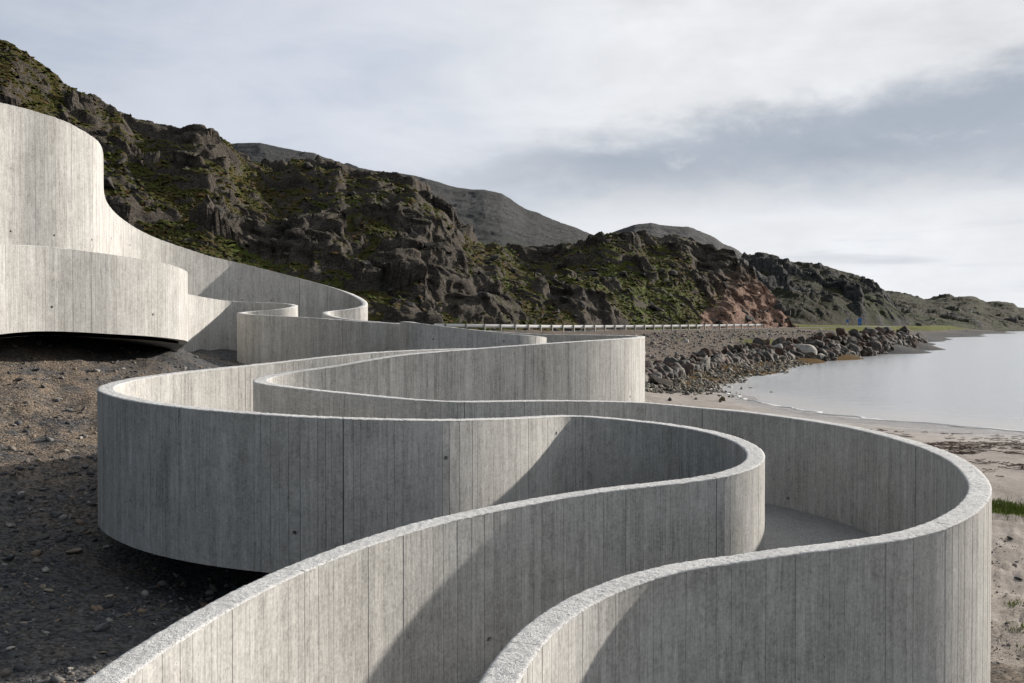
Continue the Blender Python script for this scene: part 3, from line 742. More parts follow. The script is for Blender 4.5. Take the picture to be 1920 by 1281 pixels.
# road surface, shoulders and edge lines
t = np.gradient(ROAD[:, :2], axis=0); t /= np.linalg.norm(t, axis=1)[:, None]; RN = np.c_[t[:, 1], -t[:, 0]]
def strip(name, o0, o1, dz, mat, i0=0, i1=None, kind='structure', parent=None):
    P = ROAD[i0:i1]; N_ = RN[i0:i1]
    V = np.stack([np.c_[P[:, :2] + N_ * o0, P[:, 2] + dz], np.c_[P[:, :2] + N_ * o1, P[:, 2] + dz]], 1).reshape(-1, 3)
    o = link(name, mesh(name, V, gridF(len(P), 2, True)), mat, parent)
    if parent is None: tag(o, kind=kind)
    return o
road = strip('road', -3.4, 3.4, .02, M_ASPH)
strip('edge_line', 2.95, 3.07, .024, M_LINE, parent=road); strip('edge_line', -3.07, -2.95, .024, M_LINE, parent=road)
# ------------------------------------------------------------------ hills and mountains, each at its own distance
def hill(name, sky_, dcr, dft, zft, mat, ncol, nrow, relief, px0, px1, back=.35, cutf=None, shape=1.0, seed=0.0, turf=.5, lock=9, blocky=1.0, turff=None):
    sx, sy = np.array(sky_, float).T
    pxs = np.linspace(px0, px1, ncol)
    rx, rz = ray(pxs, np.interp(pxs, sx, sy))
    dc = np.interp(pxs, *np.array(dcr, float).T); df = np.interp(pxs, *np.array(dft, float).T)
    zc = H + rz * dc; zf = np.interp(pxs, *np.array(zft, float).T) if isinstance(zft, (list, tuple)) else np.full(ncol, zft)
    T = np.r_[np.linspace(-.04, 1, int(nrow * .86)), np.linspace(1, 1 + back, nrow - int(nrow * .86) + 1)[1:]]
    D = df + (dc - df) * T[:, None]
    X = rx * D; Y = D.copy()
    tt = np.clip(T, 0, 1)[:, None]
    prof = tt ** shape
    hz = zc - zf
    Zb = zf + hz * prof - ss(T, 1, 1 + back)[:, None] * hz * .5 - (T < 0)[:, None] * 1.5
    x = X + seed * 31; y = Y - seed * 17
    R = relief
    en = (ss(T, -.02, .10) * (1 - .5 * ss(T, .88, 1.0)))[:, None]
    big = fbm(x / (9 * R), y / (9 * R), 4, .5)
    soft = min(1.0, .25 + blocky * 1.5)
    Z = Zb + en * .95 * R * soft * big
    # ledges: broken steps of rock with turf on the treads
    warp = .85 * R * fbm(x / (7 * R), y / (4.5 * R), 4, .55)
    if turff is not None: turf = turff(pxs[None, :] + 0 * T[:, None], T[:, None] + 0 * pxs[None, :])
    craggy = ss(.6 * fbm(x / (11 * R) + 5, y / (9 * R), 2) + .75 * fbm(x / (4.2 * R), y / (3.2 * R), 3), -.55 + turf, -.27 + turf)
    st = 1.05 * R
    q = (Z + warp) / st; k = np.floor(q); f = q - k
    Zs = (k + .82 * ss(f, .36, .58) + .18 * f) * st - warp
    Z = Z * (1 - craggy) + Zs * craggy
    # blocks and fallen boulders
    wx = x + 1.1 * R * fbm(x / (2.2 * R), y / (2.2 * R), 2); wy = y + 1.1 * R * fbm(x / (2.2 * R) + 40, y / (2.2 * R), 2)
    rockv = np.zeros_like(Z)
    for sc_, am, th in [(a_, b_ * blocky, c_) for a_, b_, c_ in ((4.6, .56, .50), (2.0, .27, .46), (.85, .15, .5), (.42, .085, .5))]:
        f1, f2, rr, ox, oy = worley((wx * .8 + wy * .25) / (sc_ * R), (wy * 1.1 - wx * .2) / (sc_ * R))
        has = (rr[..., 2] < (.10 if sc_ > 3 else .24) + (th + .1) * craggy)
        dome = ss(f2 - f1, .02, .20) * (1 - .45 * f1)
        blk = has * dome * (.45 + rr[..., 3]) * am * R
        Z = Z + en * (blk + has * dome * (ox * (rr[..., 0] - .5) + oy * (rr[..., 1] - .8)) * am * R * .75)
        rockv = np.maximum(rockv, has * ss(dome, .15, .5))
    rid = 0; am_ = 1.0; fq = 1.0
    for o_ in range(4):
        rid = rid + am_ * (1 - 2 * np.abs(perlin(x * fq / (2.6 * R) + 7 * o_, y * fq / (1.9 * R)))); am_ *= .55; fq *= 2.1
    rm = np.clip(craggy * .9 + rockv * .4, 0, 1)
    Z = Z + en * (.10 + .26 * rm) * R * .42 * soft * rid + en * .065 * R * fbm(x / (.7 * R), y / (.7 * R), 4, .65)
    # keep the outline of the hill: scale each azimuth so that its skyline stays where it is
    ang = (Z - H) / Y; ta = ang[T >= 0].max(0); want = rz
    kk = np.ones(lock) / lock
    def lp(v): return np.convolve(np.pad(v, lock // 2, 'edge'), kk, 'valid')
    ratio = lp((want * dc - (zf - H)) ) / np.maximum(lp(ta * dc - (zf - H)), .3)
    ratio = np.clip(ratio, .3, 3); ratio = np.convolve(np.pad(ratio, 7, 'edge'), np.ones(15) / 15, 'valid')
    hgt_ = (Z - zf) * ratio; cap = np.maximum((want + .008) * Y - zf + H, .5); hgt_ = np.where((T >= 0)[:, None] & (hgt_ > cap), cap + (hgt_ - cap) * .15, hgt_)
    Z = zf + hgt_; ratio = 1.0
    Z = zf + (Z - zf) * ratio
    # a little sideways push makes the steps undercut and uneven
    Xn = X + en * .18 * R * perlin(x / (1.3 * R), Z / (1.0 * R), y / (1.3 * R)); Yn = Y + en * .25 * R * perlin(x / (1.5 * R) + 9, Z / (1.0 * R), y / (1.5 * R))
    strat = (Z + .25 * x) / (.27 * R)
    Yn = Yn + en * rm * .22 * R * perlin(x / (2.0 * R), strat, y / (2.0 * R)); Xn = Xn + en * rm * .12 * R * perlin(x / (1.2 * R) + 5, strat, y / (1.2 * R))
    gx = np.gradient(Z, axis=0) / np.maximum(np.hypot(np.gradient(Xn, axis=0), np.gradient(Yn, axis=0)), .02)
    gy = np.gradient(Z, axis=1) / np.maximum(np.hypot(np.gradient(Xn, axis=1), np.gradient(Yn, axis=1)), .02)
    slope = np.hypot(gx, gy)
    base_sl = (hz / (dc - df))[None, :]
    rock = np.clip(ss(slope, .45 + .5 * base_sl, 1.0 + .6 * base_sl) * .85 + rockv * .40 + (craggy - .5) * .35, 0, 1)
    lush = ss(fbm(x / (7 * R) + 20, y / (7 * R), 3), .05, .5) * (1 - ss(T, .25, .8)[:, None] * .7)
    if turff is not None: lush = np.clip(lush + .75 * ss(pxs, 850, 950)[None, :] * ss(fbm(x / (3 * R) + 2, y / (3 * R), 2), -.3, .3), 0, 1)
    PX, PY, _ = proj(Xn, Yn, Z)
    cut = cutf(PX, PY, x, y, Z) if cutf else np.zeros_like(Z)
    rock = np.maximum(rock, cut)
    o = link(name, mesh(name, np.stack([Xn, Yn, Z], -1).reshape(-1, 3), gridF(len(T), ncol, False), None, {'rock': rock.ravel(), 'cut': cut.ravel(), 'lush': lush.ravel()}, smooth=True), mat)
    tag(o, kind='structure')
    return o, Xn, Yn, Z, rock, T, PX, PY
SKY_N = [(-260,-90),(-150,-20),(0,75),(15,77),(50,100),(80,121),(104,139),(128,162),(150,173),(176,178),(200,195),(227,207),(250,222),(286,228),(300,233),(340,239),(350,236),(365,233),(390,237),(405,246),(418,255),(430,266),(445,282),(470,300),(520,303),(560,298),(600,296),(610,298),(640,302),(650,312),(680,320),(720,322),(770,330),(790,340),(806,352),(815,366),(830,370),(845,385),(855,405),(872,418),(890,440),(910,460),(925,456),(950,458),(1000,462),(1050,458),(1098,450),(1108,440),(1130,437),(1150,438),(1185,434),(1205,432),(1215,440),(1240,445),(1255,440),(1270,440),(1280,445),(1290,442),(1300,445),(1310,458),(1330,460),(1345,464),(1365,468),(1385,482),(1400,495),(1420,520),(1440,540),(1452,560),(1465,570),(1475,590),(1485,605),(1496,613)]
def cutting(PX, PY, x, y, Z):
    f = ss(PX + .55 * (PY - 560) , 1310, 1400) * ss(PY, 505, 540) + ss(PX, 1290, 1330) * ss(PY, 575, 595)
    return np.clip(f + .25 * fbm(x / 4, Z / 4, 3), 0, 1) * ss(PX, 1285, 1330)
RDX = ROAD[:, 0] / ROAD[:, 1]; ok = (ROAD[:, 1] > 60) & (RDX > -1.3)
pxr = 960 + FPX * RDX[ok]; dr = ROAD[ok, 1]
fx = np.array([-260, 0, 200, 400, 600, 700, 800, 900, 1000, 1100, 1200, 1300, 1400, 1500]); fd = np.interp(fx, pxr, dr) + np.array([12, 11, 10, 9, 9, 9, 9, 9, 9, 9, 8, 8, 8, 8])
FOOT = list(zip(fx, fd)); 
CREST = [(-260,150),(0,165),(200,175),(350,180),(430,185),(520,200),(650,208),(800,208),(870,205),(1000,225),(1100,228),(1250,232),(1330,236),(1400,235),(1496,222)]
def near_turf(px, t):
    b = .56 + .12 * ss(px, 840, 940) * (1 - ss(px, 1240, 1330)) - .25 * ss(px, 1300, 1380)
    b = b + .25 * np.exp(-((px - 640 - 110 * (.5 - t)) / 60) ** 2) * (1 - ss(t, .45, .7)) - .20 * ss(t, .80, .95) * (1 - ss(px, 880, 940))
    return b - .10 * (1 - ss(px, 100, 330)) - .10 * np.exp(-((px - 800) / 70) ** 2)
nh = hill('rocky_hill', SKY_N, CREST, FOOT, 3.0, M_HILL, 980, 430, 3.3, -260, 1496, cutf=cutting, shape=.95, seed=1.0, turff=near_turf)
SKY_R = [(1330,520),(1370,492),(1395,477),(1430,473),(1445,477),(1470,485),(1490,491),(1530,493),(1550,499),(1585,510),(1610,516),(1630,523),(1645,532),(1655,540),(1665,550),(1680,570),(1690,583),(1705,593),(1715,598),(1735,600),(1744,609)]
hill('rocky_ridge', SKY_R, [(1330,470),(1744,430)], [(1330,300),(1500,300),(1744,410)], 3.0, M_RIDGE, 330, 160, 5.5, 1330, 1744, seed=2.0, turf=.62, shape=.8, blocky=.7)
SKY_M = [(380,300),(430,270),(445,268),(488,268),(530,277),(560,283),(590,287),(605,294),(650,308),(700,320),(750,325),(780,330),(810,338),(850,350),(880,355),(910,356),(940,363),(960,375),(985,392),(1010,400),(1040,413),(1080,427),(1110,440),(1150,458),(1200,480)]
hill('scree_mountain', SKY_M, [(380,900),(1200,760)], [(380,430),(1200,480)], 22.0, M_MOUNT, 300, 120, 7.0, 380, 1200, seed=3.0, turf=1.1, shape=1.05, lock=7, blocky=.08)
SKY_P = [(1080,470),(1100,455),(1140,438),(1165,430),(1190,421),(1222,418),(1240,422),(1270,425),(1290,425),(1300,428),(1330,441),(1345,448),(1356,458),(1370,462),(1385,470),(1395,478),(1430,500),(1470,520)]
hill('distant_mountain', SKY_P, [(1080,1500),(1470,1500)], [(1080,900),(1470,900)], 30.0, M_MOUNT, 180, 80, 13.0, 1080, 1470, seed=4.0, turf=1.2, lock=7, blocky=.04)
SKY_F = [(1600,545),(1640,545),(1665,545),(1690,548),(1715,555),(1737,561),(1750,557),(1765,552),(1777,551),(1795,557),(1815,555),(1830,557),(1848,566),(1870,565),(1900,568),(1908,576),(1920,577),(1990,590),(2080,600)]
ch = hill('coastal_hills', SKY_F, [(1600,900),(1800,820),(2080,900)], [(1600,520),(1750,500),(1860,600),(2080,700)], .5, M_RIDGE, 320, 120, 7.0, 1600, 2080, seed=5.0, turf=.95, lock=7, blocky=.3)

rs = hill('rocky_shore', [(1640,612),(1690,612.5),(1720,611.5),(1760,613),(1800,614),(1840,617),(1865,620),(1885,623)], [(1640,395),(1760,445),(1885,560)], [(1640,372),(1705,388),(1800,412),(1885,535)], 0.0, M_RIDGE, 170, 40, 1.3, 1640, 1885, seed=6.0, turf=-.4, lock=5)
# ------------------------------------------------------------------ rocks, rail, signs and small things
import bmesh
def rock_mesh(name, seed, sub=3, cuts=12, flat=(1, 1, 1), lo=.55, rough=.04):
    rng = np.random.default_rng(seed)
    bm = bmesh.new(); bmesh.ops.create_icosphere(bm, subdivisions=sub, radius=1.0)
    V = np.array([v.co[:] for v in bm.verts])
    for _ in range(cuts):
        nn = rng.normal(size=3); nn /= np.linalg.norm(nn); d = rng.uniform(lo, .92)
        e = V @ nn - d; V = V - np.where(e > 0, e, 0)[:, None] * nn * .97
    V *= 1 + rough * perlin(V[:, 0] * 2.5 + seed, V[:, 1] * 2.5, V[:, 2] * 2.5)[:, None]
    V *= np.array(flat)
    for v, c in zip(bm.verts, V): v.co = c
    me = bpy.data.meshes.new(name); bm.to_mesh(me); bm.free(); me.update()
    return me
def put(name, me, mat, x, y, z, s, rot=None, parent=None, slot=None):
    o = bpy.data.objects.new(name, me); COL.objects.link(o); o.location = (x, y, z); o.scale = s if hasattr(s, '__len__') else (s, s, s)
    o.rotation_euler = rot if rot is not None else (random.uniform(-.4, .4), random.uniform(-.4, .4), random.uniform(0, 6.3))
    if parent is not None: o.parent = parent
    if not me.materials: me.materials.append(None)
    o.material_slots[0].link = 'OBJECT'; o.material_slots[0].material = mat
    return o
BM = [rock_mesh('boulder', 100 + i, 3, 13, (1.0, random.uniform(.7, .95), random.uniform(.55, .85)), .5, .05) for i in range(9)]
# the bank of armour stones along the shore
b0 = dense(np.array([(*q, .30) for q in BANK0]), 1.0); b1 = dense(np.array(BANK1), 1.0)
nb = 0
def bank_pt(u, v):
    i = u * (len(b0) - 1); j = u * (len(b1) - 1)
    A_ = np.array([np.interp(i, np.arange(len(b0)), b0[:, c]) for c in range(3)]); B_ = np.array([np.interp(j, np.arange(len(b1)), b1[:, c]) for c in range(3)])
    return A_ * (1 - v) + B_ * v
rr = random.Random(5)
GB = 'boulders of the stone bank along the shore'
u = .02; rowc = {}
ROWN = {5: ['waterside', 'second', 'third', 'fourth', 'top'], 6: ['waterside', 'second', 'third', 'fourth', 'fifth', 'top']}
def ordn(n): return '%d%s' % (n, 'th' if 10 <= n % 100 <= 20 else {1: 'st', 2: 'nd', 3: 'rd'}.get(n % 10, 'th'))
while u < .995:
    p = bank_pt(u, 0); dpt = p[1]
    size = .45 + .0029 * dpt
    rows = 6
    for k in range(rows):
        v = (k + rr.uniform(-.3, .3)) / (rows - 1)
        q = bank_pt(min(max(u + rr.uniform(-.008, .008), 0), 1), min(max(v, -.03), 1.03))
        s = size * rr.choice([.5, .6, .75, .9, 1.05, 1.45]) * (1.12 if k < 2 else .85)
        kind = rr.random()
        if k == 0 and kind < .5: mat, lab = M_BOULD, 'dark wet boulder, @'
        elif kind < .50: mat, lab = M_BOULR, 'angular reddish-brown boulder, @'
        elif kind < .96: mat, lab = M_BOULG, 'angular grey boulder, @'
        else: mat, lab = M_BOULP, 'pale grey boulder, @'
        rowc[k] = rowc.get(k, 0) + 1; lab = lab.replace('@', '%s from the ramp end in the %s row of the shore bank' % (ordn(rowc[k]), ROWN[rows][k]))
        o = put('boulder', rr.choice(BM), mat, q[0], q[1], q[2] + s * .12, s, (rr.uniform(-.6, .6), rr.uniform(-.6, .6), rr.uniform(0, 6.3)))
        tag(o, lab, 'boulder', GB); nb += 1
    u += .0235 * (1 - .35 * u)
def boulder_at(px, py, d, s, mat, lab, dz=0, rz=0.0, me=None):
    rx_, rz2 = ray(px, py)
    o = put('boulder', me or BM[3], mat, float(rx_ * d), d, float(H + rz2 * d) + dz, s, (.1, .15, rz)); tag(o, lab, 'boulder')
boulder_at(1503, 657, 109, (1.9, 1.6, 1.7), M_BOULP, 'large rounded pale boulder at the foot of the stone bank', rz=.4, me=BM[1])
boulder_at(1572, 664, 122, (2.6, 2.0, 1.7), M_BOULD, 'large black wedge-shaped boulder standing at the edge of the water', rz=1.0, me=BM[5])
boulder_at(1682, 645, 168, (3.6, 2.4, 2.2), M_BOULG, 'largest flat-topped slab boulder near the point of the bank', rz=.2, me=BM[7])
boulder_at(1722, 639, 180, (2.1, 2.0, 2.2), M_BOULG, 'grey boulder standing outermost at the tip of the point', rz=.9, me=BM[2])
boulder_at(1739, 655.5, 160, (2.4, 1.6, .9), M_BOULG, 'low lone rock lying in the water off the point', rz=.1, me=BM[4])
boulder_at(1240, 716, 60, (1.15, .9, .45), M_BOULD, 'flat black boulder at the near end of the stone bank', rz=.1, me=BM[6])
# rocks sitting in the turf of the near hill
RM = [rock_mesh('rock', 300 + i, 3, 14, (1.0, random.uniform(.6, .9), random.uniform(.45, .75)), .34, .16) for i in range(10)]
hobj, HX, HYY, HZ, HR, HT, HPX, HPY = nh
rng = np.random.default_rng(42); cnt = 0; tries = 0
while cnt < 285 and tries < 20000:
    tries += 1
    i = int(rng.integers(10, int(len(HT) * .85))); j = int(rng.integers(10, HX.shape[1] - 10))
    if HPX[i, j] < -20 or HPX[i, j] > 1480 or (HPX[i, j] < 190 and HPY[i, j] > 300): continue
    low = 1 - HT[i]
    if HPX[i, j] < 850 and rng.random() < .45: continue
    if rng.random() > .25 + .75 * low: continue
    s = float(np.clip(rng.lognormal(-.15, .5), .5, 2.4)) * (.9 if HPX[i, j] > 850 else 1.0)
    put('rock', RM[cnt % 10], M_ROCK, float(HX[i, j]), float(HYY[i, j]), float(HZ[i, j]) + s * .12, (s, s, s * rng.uniform(.7, 1.1)), (rng.uniform(-.5, .5), rng.uniform(-.5, .5), rng.uniform(0, 6.3)), parent=hobj); cnt += 1
# tussocks of grass and heather between the rocks of the near hill
OV = np.array([(1, 0, 0), (0, 1, 0), (-1, 0, 0), (0, -1, 0), (0, 0, 1), (.7, .7, .5), (-.7, -.7, .5)]); OF = np.array([(0, 5, 4), (5, 1, 4), (1, 2, 4), (2, 6, 4), (6, 3, 4), (3, 0, 4)])
gi = rng.integers(4, int(len(HT) * .86), 90000); gj = rng.integers(4, HX.shape[1] - 4, 90000)
okk = (HR[gi, gj] < .5) & (HPX[gi, gj] > -30) & (HPX[gi, gj] < 1490) & (rng.random(90000) < .75); gi, gj = gi[okk][:30000], gj[okk][:30000]; n_ = len(gi)
sz = np.clip(rng.lognormal(-1.45, .42, n_), .12, .6); an = rng.uniform(0, 6.3, n_)
Vh = OV[None] * (1 + rng.normal(0, .28, (n_, 7, 1))) * np.stack([sz, sz, sz * rng.uniform(.45, .95, n_)], -1)[:, None]
Xh = Vh[..., 0] * np.cos(an)[:, None] - Vh[..., 1] * np.sin(an)[:, None] + HX[gi, gj][:, None]; Yh = Vh[..., 0] * np.sin(an)[:, None] + Vh[..., 1] * np.cos(an)[:, None] + HYY[gi, gj][:, None]; Zh = Vh[..., 2] + (HZ[gi, gj] - .06)[:, None]
def heath_mat():
    m, b = new_mat('heath_tussocks'); q_ = attr('tone')
    c = mixc(sstep(q_, .3, .7), (.038, .044, .009), (.064, .062, .015)); c = mixc(sstep(q_, .72, .80), c, (.068, .041, .016)); c = mixc(sstep(q_, .93, .97), c, (.07, .09, .02))
    setp(b, color=c, rough=.9, spec=.1); return m
hs = link('heath', mesh('heath', np.stack([Xh, Yh, Zh], -1).reshape(-1, 3), (OF[None] + (np.arange(n_) * 7)[:, None, None]).reshape(-1, 3), None, {'tone': np.repeat(rng.random(n_), 7)}), heath_mat())
tag(hs, 'olive and brown heath and grass tussocks between the rocks of the hillside', 'heath', kind='stuff')
# steel guard rail along the seaward edge of the road
gr_i = [i for i in range(len(ROAD)) if 800 < 960 + FPX * (ROAD[i, 0] + RN[i, 0] * 4.1) / (ROAD[i, 1] + RN[i, 1] * 4.1) < 1436 and ROAD[i, 1] > 100]
i0, i1 = gr_i[0], gr_i[-1]
GP = dense(np.c_[ROAD[i0:i1, :2] + RN[i0:i1] * 4.1, ROAD[i0:i1, 2]], .5)
rail = empty('guard_rail', (float(GP[0, 0]), float(GP[0, 1]), float(GP[0, 2]))); inv = -np.array(rail.location)
tag(rail, 'galvanised steel crash barrier on posts along the coast road', 'guard rail')
gt = np.gradient(GP[:, :2], axis=0); gt /= np.linalg.norm(gt, axis=1)[:, None]; gn = np.c_[gt[:, 1], -gt[:, 0]]
prof = [(.0, .90), (.05, .86), (.05, .77), (-.02, .70), (.05, .63), (.05, .54), (.0, .50), (-.01, .50), (-.01, .90)]
V = np.stack([np.c_[GP[:, :2] - gn * (a_ + .02), GP[:, 2] + b_] for a_, b_ in prof], 1).reshape(-1, 3) + inv
link('rail_beam', mesh('rail_beam', V, gridF(len(GP), len(prof))), M_STEEL, rail)
def box(lx, ly, lz):
    x, y = lx / 2, ly / 2
    return mesh('post', np.array([(-x, -y, 0), (x, -y, 0), (x, y, 0), (-x, y, 0), (-x, -y, lz), (x, -y, lz), (x, y, lz), (-x, y, lz)]), [(0, 3, 2, 1), (4, 5, 6, 7), (0, 1, 5, 4), (1, 2, 6, 5), (2, 3, 7, 6), (3, 0, 4, 7)])
pm_ = box(.15, .16, 1.38); sp_ = box(.10, .16, .26)
for k in range(3, len(GP), 6):
    o = link('post', pm_, M_POST, rail); o.location = (GP[k, 0] + gn[k, 0] * .10 + inv[0], GP[k, 1] + gn[k, 1] * .10 + inv[1], GP[k, 2] - .45 + inv[2]); o.rotation_euler = (0, 0, math.atan2(gt[k, 1], gt[k, 0]))
# road signs
def sign(px, pyb, pyt, d, shape, label, wide=.9, two=False):
    rx_, zb_ = ray(px, pyb); _, zt_ = ray(px, pyt); x = float(rx_ * d); z0 = float(H + zb_ * d); z1 = float(H + zt_ * d)
    root = empty('road_sign', (x, d, z0 - .3)); tag(root, label, 'sign'); hgt = z1 - z0 + .3
    n_ = 10; an = [2 * PI * i / n_ for i in range(n_)]; r_ = .05
    Vp = np.array([(r_ * math.cos(a_), r_ * math.sin(a_) + .06, z_) for z_ in (0, hgt) for a_ in an])
    link('post', mesh('post', Vp, [(i, (i + 1) % n_, n_ + (i + 1) % n_, n_ + i) for i in range(n_)] + [tuple(range(n_, 2 * n_))]), M_STEEL, root)
    def plate(name, w_, h_, zc, mat, y_=0.0, th=.02, round_=False):
        N_ = 28 if round_ else 4
        if round_: out = [(w_ / 2 * math.cos(2 * PI * i / N_), h_ / 2 * math.sin(2 * PI * i / N_)) for i in range(N_)]
        else: out = [(-w_ / 2, -h_ / 2), (w_ / 2, -h_ / 2), (w_ / 2, h_ / 2), (-w_ / 2, h_ / 2)]
        Vq = np.array([(a_, y_ - th, zc + b_) for a_, b_ in out] + [(a_, y_, zc + b_) for a_, b_ in out])
        return link(name, mesh(name, Vq, [tuple(range(N_)), tuple(range(2 * N_ - 1, N_ - 1, -1))] + [(i, N_ + i, N_ + (i + 1) % N_, (i + 1) % N_) for i in range(N_)]), mat, root)
    if shape == 'round':
        plate('sign_face', wide, wide, hgt - wide / 2, M_BLUE, round_=True); plate('sign_rim', wide * 1.08, wide * 1.08, hgt - wide / 2, M_WHITE, .012, .01, True)
    else:
        h_ = wide * 1.15
        plate('sign_face', wide, h_, hgt - h_ / 2, M_BLUE); plate('sign_rim', wide * 1.06, h_ * 1.05, hgt - h_ / 2, M_WHITE, .012, .01)
        if two: plate('lower_sign_face', wide * .9, wide * .6, hgt - h_ - wide * .40, M_BLUE)
sign(1316, 613, 594, 198, 'round', 'small blue sign on a pole at the foot of the rocky hill', .75)
sign(1589, 612, 599, 300, 'square', 'small blue sign on a thin pole beside the far road', .8)
sign(1612, 612, 597, 305, 'square', 'larger double blue sign on a pole beside the far road', 1.15, True)
# ---- gravel: angular chips of shale lying on the slope, too many to count
ico = bmesh.new(); bmesh.ops.create_icosphere(ico, subdivisions=1, radius=1.0)
IV = np.array([v.co[:] for v in ico.verts]); IF = np.array([[v.index for v in f.verts] for f in ico.faces]); ico.free()
def chips(name, n_, region, smin, smax, mat, flat=.45, pw=2.2, label=None, cat=None):
    """region(n) -> x, y arrays; sizes follow a power law"""
    x, y = region(n_); n_ = len(x); z = ground_z(x, y)
    s = smin * (1 - RNG.random(n_) * (1 - (smin / smax) ** pw)) ** (-1 / pw)
    Vb = IV[None] * (1 + RNG.normal(0, .20, (n_, 12, 1)))
    Vb = Vb * np.stack([np.ones(n_), RNG.uniform(.5, 1, n_), RNG.uniform(flat * .6, flat * 1.6, n_)], -1)[:, None, :] * s[:, None, None]
    a_ = RNG.uniform(0, 2 * PI, n_); c, s_ = np.cos(a_)[:, None], np.sin(a_)[:, None]; tl = RNG.normal(0, .35, n_)[:, None]
    Xv = Vb[..., 0] * c - Vb[..., 1] * s_; Yv = Vb[..., 0] * s_ + Vb[..., 1] * c; Zv = Vb[..., 2] + Xv * tl
    Vw = np.stack([Xv + x[:, None], Yv + y[:, None], Zv + (z + s * .10)[:, None]], -1).reshape(-1, 3)
    Fw = (IF[None] + (np.arange(n_) * 12)[:, None, None]).reshape(-1, 3)
    o = link(name, mesh(name, Vw, Fw, None, {'tone': np.repeat(RNG.random(n_), 12)}), mat)
    tag(o, label, cat, kind='stuff'); return o
def chip_mat(name, cols):
    m, b = new_mat(name); t = attr('tone')
    n_ = E.nt.nodes.new('ShaderNodeValToRGB'); E.nt.links.new(t.s, n_.inputs[0]); r_ = n_.color_ramp; r_.interpolation = 'CONSTANT'
    r_.elements[0].color = (*cols[0], 1); r_.elements[1].position = 1 / len(cols); r_.elements[1].color = (*cols[1], 1)
    for i_, c_ in enumerate(cols[2:], 2): e_ = r_.elements.new(i_ / len(cols)); e_.color = (*c_, 1)
    v = .7 + noise(pos(), 40, 4, .6) * .6
    setp(b, color=mixc(1.0, E(n_.outputs[0]), comb(v, v, v), 'MULTIPLY'), rough=.85, spec=.25); return m
M_CHIP = chip_mat('shale_chips', [(.065, .068, .075), (.10, .10, .105), (.05, .052, .058), (.16, .14, .12), (.075, .075, .08), (.13, .125, .12), (.22, .165, .12), (.085, .085, .09), (.26, .245, .225), (.06, .06, .066)])
M_PEB = chip_mat('shore_pebbles', [(.10, .09, .075), (.19, .16, .11), (.05, .046, .04), (.25, .235, .20), (.085, .07, .05), (.15, .14, .125), (.07, .06, .045), (.11, .085, .05)])
M_BANKC = chip_mat('bank_gravel', [(.16, .145, .135), (.21, .18, .16), (.12, .11, .10), (.28, .26, .24), (.17, .13, .11), (.14, .13, .125)])
def reg_left(n_):
    a_ = np.radians(RNG.uniform(-31, -6, n_)); r_ = np.exp(RNG.uniform(math.log(5.0), math.log(30), n_)); x, y = r_ * np.sin(a_), r_ * np.cos(a_)
    keep = (fbm(x / 1.2, y / 1.2, 3) + RNG.normal(0, .35, n_)) > -.1
    return x[keep], y[keep]
def reg_right(n_):
    a_ = np.radians(RNG.uniform(22, 31, n_)); r_ = np.exp(RNG.uniform(math.log(7.5), math.log(22), n_)); x, y = r_ * np.sin(a_), r_ * np.cos(a_)
    k = fbm(x / 1.5, y / 1.5, 3) + RNG.normal(0, .2, n_) > .0; return x[k], y[k]
def reg_bank(n_):
    uu = RNG.random(n_); vv = RNG.uniform(1.0, 6.0, n_); q = np.array([bank_pt(a_, 1.0) for a_ in uu]); rd_ = np.array([bank_pt(a_, 1.0) + (np.interp(a_, [0, 1], [40, 14])) * np.array([-.1, 1, 0]) for a_ in uu])
    w_ = RNG.random(n_)[:, None]; p_ = q * (1 - w_) + rd_ * w_; return p_[:, 0], p_[:, 1]
def reg_shore(n_):
    uu = RNG.uniform(0, .42, n_); q = np.array([bank_pt(a_, 0) for a_ in uu]); return q[:, 0] + RNG.normal(0, 2.0, n_) + .5, q[:, 1] - np.abs(RNG.normal(0, 3.0, n_))
chips('gravel', 42000, reg_left, .009, .085, M_CHIP, .45, 1.8, label='dark broken shale gravel covering the slope left of the ramp', cat='gravel')
chips('beach_pebbles', 5000, reg_right, .007, .06, M_CHIP, label='scattered pebbles in the trodden sand right of the ramp', cat='gravel')
def reg_rub(n_):
    uu = RNG.random(n_); vv = RNG.uniform(-.1, 1.15, n_); q = np.array([bank_pt(a_, b_) for a_, b_ in zip(uu, vv)]); return q[:, 0], q[:, 1]
M_RUB = chip_mat('dark_rubble', [(.05, .045, .04), (.08, .06, .05), (.035, .033, .03), (.12, .11, .10), (.07, .05, .042), (.055, .053, .05)])
chips('bank_rubble', 3500, reg_rub, .22, .75, M_RUB, .75, 2.0, label='dark broken stone wedged between the boulders of the shore bank', cat='rubble')
chips('bank_gravel', 5000, reg_bank, .06, .35, M_BANKC, .6, 2.0, label='loose gravel on the bank between road and boulders', cat='gravel')
chips('shore_pebbles', 5500, reg_shore, .06, .28, M_PEB, .6, 2.0, label='pebbles and cobbles at the foot of the boulder bank', cat='pebbles')
